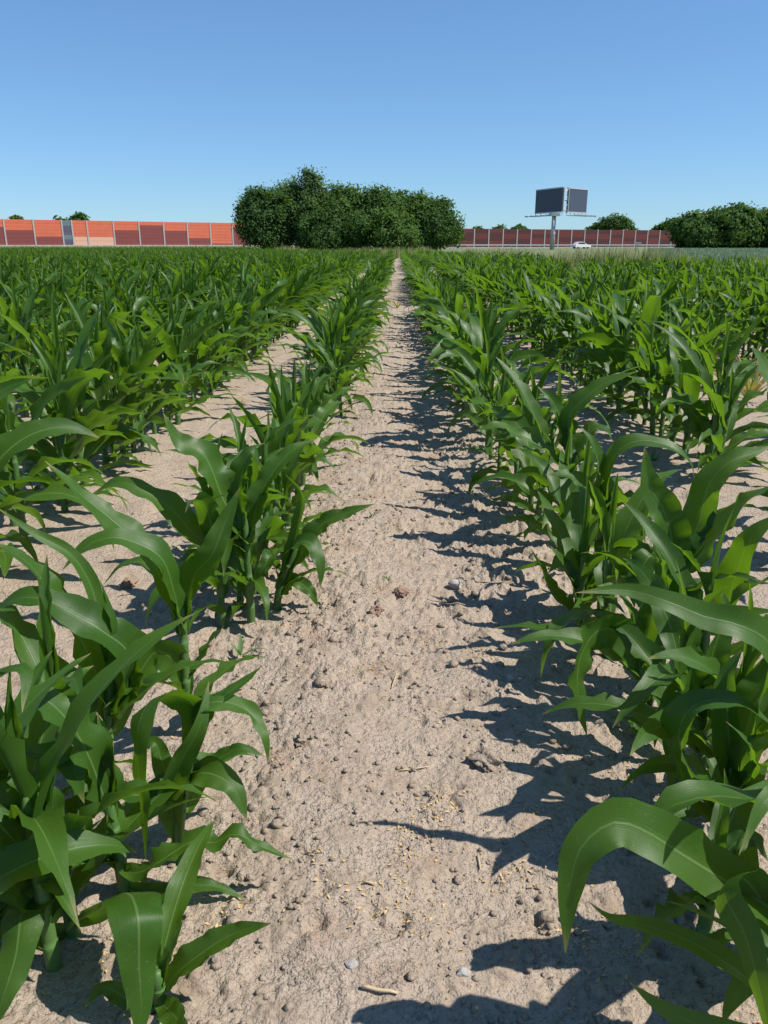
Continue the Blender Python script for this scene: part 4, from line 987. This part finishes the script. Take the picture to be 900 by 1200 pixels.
nb = 330; bx_ = np.where(cr.random(nb) < .62, cr.normal(-.20, .05, nb), cr.normal(.24, .09, nb)); by_ = .45 + cr.random(nb) ** 1.3 * 3.0
cx = np.concatenate([cx, bx_]); cy = np.concatenate([cy, by_])
cz = ground_h(cx, cy); size = .0011 + .0060 * cr.random(len(cx)) ** 4.0 * (1 + .5 * (cr.random(len(cx)) > .96))
size[-nb:] = .0045 + .0095 * cr.random(nb) ** 2.2
for i in range(len(cx)):
    V, F = lp[i % 10]; a = cr.uniform(0, 6.28); c, s = math.cos(a), math.sin(a)
    q = V * np.array([1, .85, .7]) * size[i]
    CV.append(np.stack([q[:, 0] * c - q[:, 1] * s + cx[i], q[:, 0] * s + q[:, 1] * c + cy[i], q[:, 2] + cz[i] + size[i] * .25], -1)); CF.append(F + base); base += len(V)
o = obj("soil_crumbs", mesh_np("soil_crumbs", np.concatenate(CV), np.concatenate(CF), M['clod'])); tag(o, "loose crumbs of dry soil strewn over the path", "soil crumbs", kind="stuff")
# chaff flakes in little drifts
nc = 4200; ctr = np.stack([cr.normal(.03, .26, 130), .5 + cr.random(130) ** 1.4 * 3.6], -1)
ci = cr.integers(0, 130, nc); X = ctr[ci, 0] + cr.normal(0, .022, nc); Yc = ctr[ci, 1] + cr.normal(0, .022, nc)
Z = ground_h(X, Yc) + .0022; a = cr.uniform(0, 6.28, nc); L = .0015 + .0028 * cr.random(nc) ** 1.5; t1 = cr.normal(0, .4, nc)
ax = np.stack([np.cos(a), np.sin(a), t1 * .6], -1) * L[:, None]; bx = np.stack([-np.sin(a), np.cos(a), cr.normal(0, .4, nc)], -1) * L[:, None] * .38
c0 = np.stack([X, Yc, Z], -1); up = np.array([0, 0, .0006])
V = np.stack([c0 - ax, c0 + bx + up, c0 + ax, c0 - bx + up], 1).reshape(-1, 3)
o = obj("chaff", mesh_np("chaff", V, np.arange(len(V)).reshape(-1, 4), M['chaff'])); tag(o, "ochre chaff flakes scattered on the bare soil", "chaff", kind="stuff")

def lump(name, label, cat, px, py, size, mat, seed, flat=.7, group=None, sink=.35):
    g = ground_at(px, py); V, F = lump_arrays(seed, 4); r = np.random.default_rng(seed)
    if cat == 'clod':
        q = V * 2.2 + seed; f = fbm(q[:, 0] + q[:, 2], q[:, 1] - q[:, 2] * .6, 5, seed) + .5 * fbm(q[:, 0] * 5, (q[:, 1] + q[:, 2]) * 5, 3, seed + 3); V = V * (1 + 1.1 * f)[:, None]
    V = V * (1 + .05 * np.sin(V * 9 + 1.3)[:, [2, 0, 1]] + .04 * np.sin(V * 17 + 2)[:, [1, 2, 0]]) * np.array([1, .8, flat]) * size
    o = obj(name, mesh_np(name, V, F, M[mat], smooth=(cat == "stone")))
    o.location = (g[0], g[1], gz(g[0], g[1]) + size * flat * (1 - 2 * sink)); o.rotation_euler = (0, 0, r.uniform(0, 6.28)); tag(o, label, cat, group)
lump("stone", "smooth pale grey stone on the path beside the right row's shadows", "stone", 533, 694, .021, 'stone', 3, .75)
lump("stone", "small flat grey pebble low in the middle of the path", "stone", 413, 1145, .008, 'stone', 4, .6)
lump("stone", "small reddish pebble near the bottom, right of the path's middle", "stone", 543, 1150, .008, 'stone', 6, .7)
lump("stone", "round pebble in the shadow below the small bright maize plant", "stone", 598, 803, .012, 'stone', 7, .7)
lump("soil_clod", "crumbly red brown clod in the middle of the path", "clod", 441, 731, .020, 'brown_clod', 8, .7)
lump("soil_clod", "red brown clod farther up the path, right of the first one", "clod", 471, 705, .018, 'brown_clod', 9, .55)
lump("soil_clod", "big rough clod half shaded by the right row", "clod", 573, 903, .030, 'clod', 10, .5, None, .45)
lump("soil_clod", "damp brown clod on the bare soil between the left rows", "clod", 150, 688, .024, 'brown_clod', 11, .6)
lump("soil_clod", "small dark clod at the left foot of the path beside the hanging blades", "clod", 352, 880, .014, 'clod', 12, .8)
def straw(px, py, px2, py2, rad, label):
    a = ground_at(px, py); b = ground_at(px2, py2); P = []
    for i in range(6):
        q = a + (b - a) * i / 5; P.append((q[0], q[1] + .0005 * math.sin(i * 1.7), gz(q[0], q[1]) + rad * .8 + .002))
    zs = max(p[2] for p in P); P = [(p[0], p[1], (p[2] + zs) / 2) for p in P]
    o = MB().tube(P, [rad, rad, rad * .95, rad, rad * .9, rad * .6], 6).build("straw", M['straw'], None, True); tag(o, label, "straw")
straw(424, 1172, 466, 1180, .0022, "thick pale straw stub at the bottom of the path")
straw(468, 914, 502, 909, .0011, "thin pale straw lying across the middle of the path")
straw(459, 815, 465, 796, .0010, "short straw lying lengthwise on the path above the middle")
straw(452, 752, 463, 750, .0010, "tiny white straw just below the red brown clod")
straw(426, 1049, 442, 1051, .0012, "short white straw at the tip of the longest leaf shadow")
straw(500, 711, 545, 718, .0012, "long dark twig below the grey stone on the path")
straw(560, 1006, 563, 1025, .0012, "small straw inside the long leaf shadow on the right")

def weed(px, py, n, h, wd, mat, label, seed, cat="weed", name="weed", spread=.5):
    g = ground_at(px, py); r = np.random.default_rng(seed); root = empty(name, (g[0], g[1], gz(g[0], g[1]) - .002)); tag(root, label, cat)
    for j in range(n):
        az = 6.28 * j / n + r.normal(0, .4); L = h * r.uniform(.6, 1.15)
        P = arc_leaf(.004, az, L, r.uniform(40, 80), r.uniform(20, 70) * spread * 2, r)
        V, F, UV = blade(P, wd * r.uniform(.7, 1.2), 8, 2, r, 20, .2)
        obj("leaf", mesh_np("leaf", V, F, M[mat], UV, True), root)
weed(282, 775, 4, .055, .010, 'weed', "tiny two leaved seedling beside the path below the second left clump", 1)
weed(436, 612, 6, .05, .006, 'weed', "small green weed tuft on the left edge of the path", 2)
weed(454, 690, 6, .035, .004, 'weed', "tiny grass seedling in the middle of the path", 3)
weed(252, 690, 6, .06, .022, 'weed', "broad leaved weed at the foot of the second left clump", 4)
weed(280, 700, 8, .07, .005, 'dry_weed', "yellowing grass tuft behind the second left clump's stems", 5)
weed(878, 470, 52, .30, .011, 'dry_weed', "large dried orange yellow weed between plants of the second right row", 6, name="dry_weed", spread=.35)
weed(850, 452, 34, .26, .011, 'dry_weed', "smaller dried yellow weed left of the large dried one", 7, name="dry_weed", spread=.35)
weed(330, 452, 18, .09, .006, 'dry_weed', "yellow green grass tuft between the first and second left rows", 8, spread=.4)
weed(282, 478, 16, .08, .006, 'dry_weed', "dry grass tuft at the edge of the second left row", 9, spread=.4)
weed(835, 560, 14, .08, .010, 'weed', "low green weed on bare soil by the second right row", 10)
weed(765, 545, 10, .07, .012, 'weed', "green weed among the stems of the second right row", 11)
weed(466, 362, 20, .14, .012, 'dry_weed', "pale yellow green grass patch growing across the far path", 12, spread=.4)
weed(452, 361, 18, .14, .012, 'dry_weed', "yellow grass patch on the left side of the far path", 13, spread=.4)
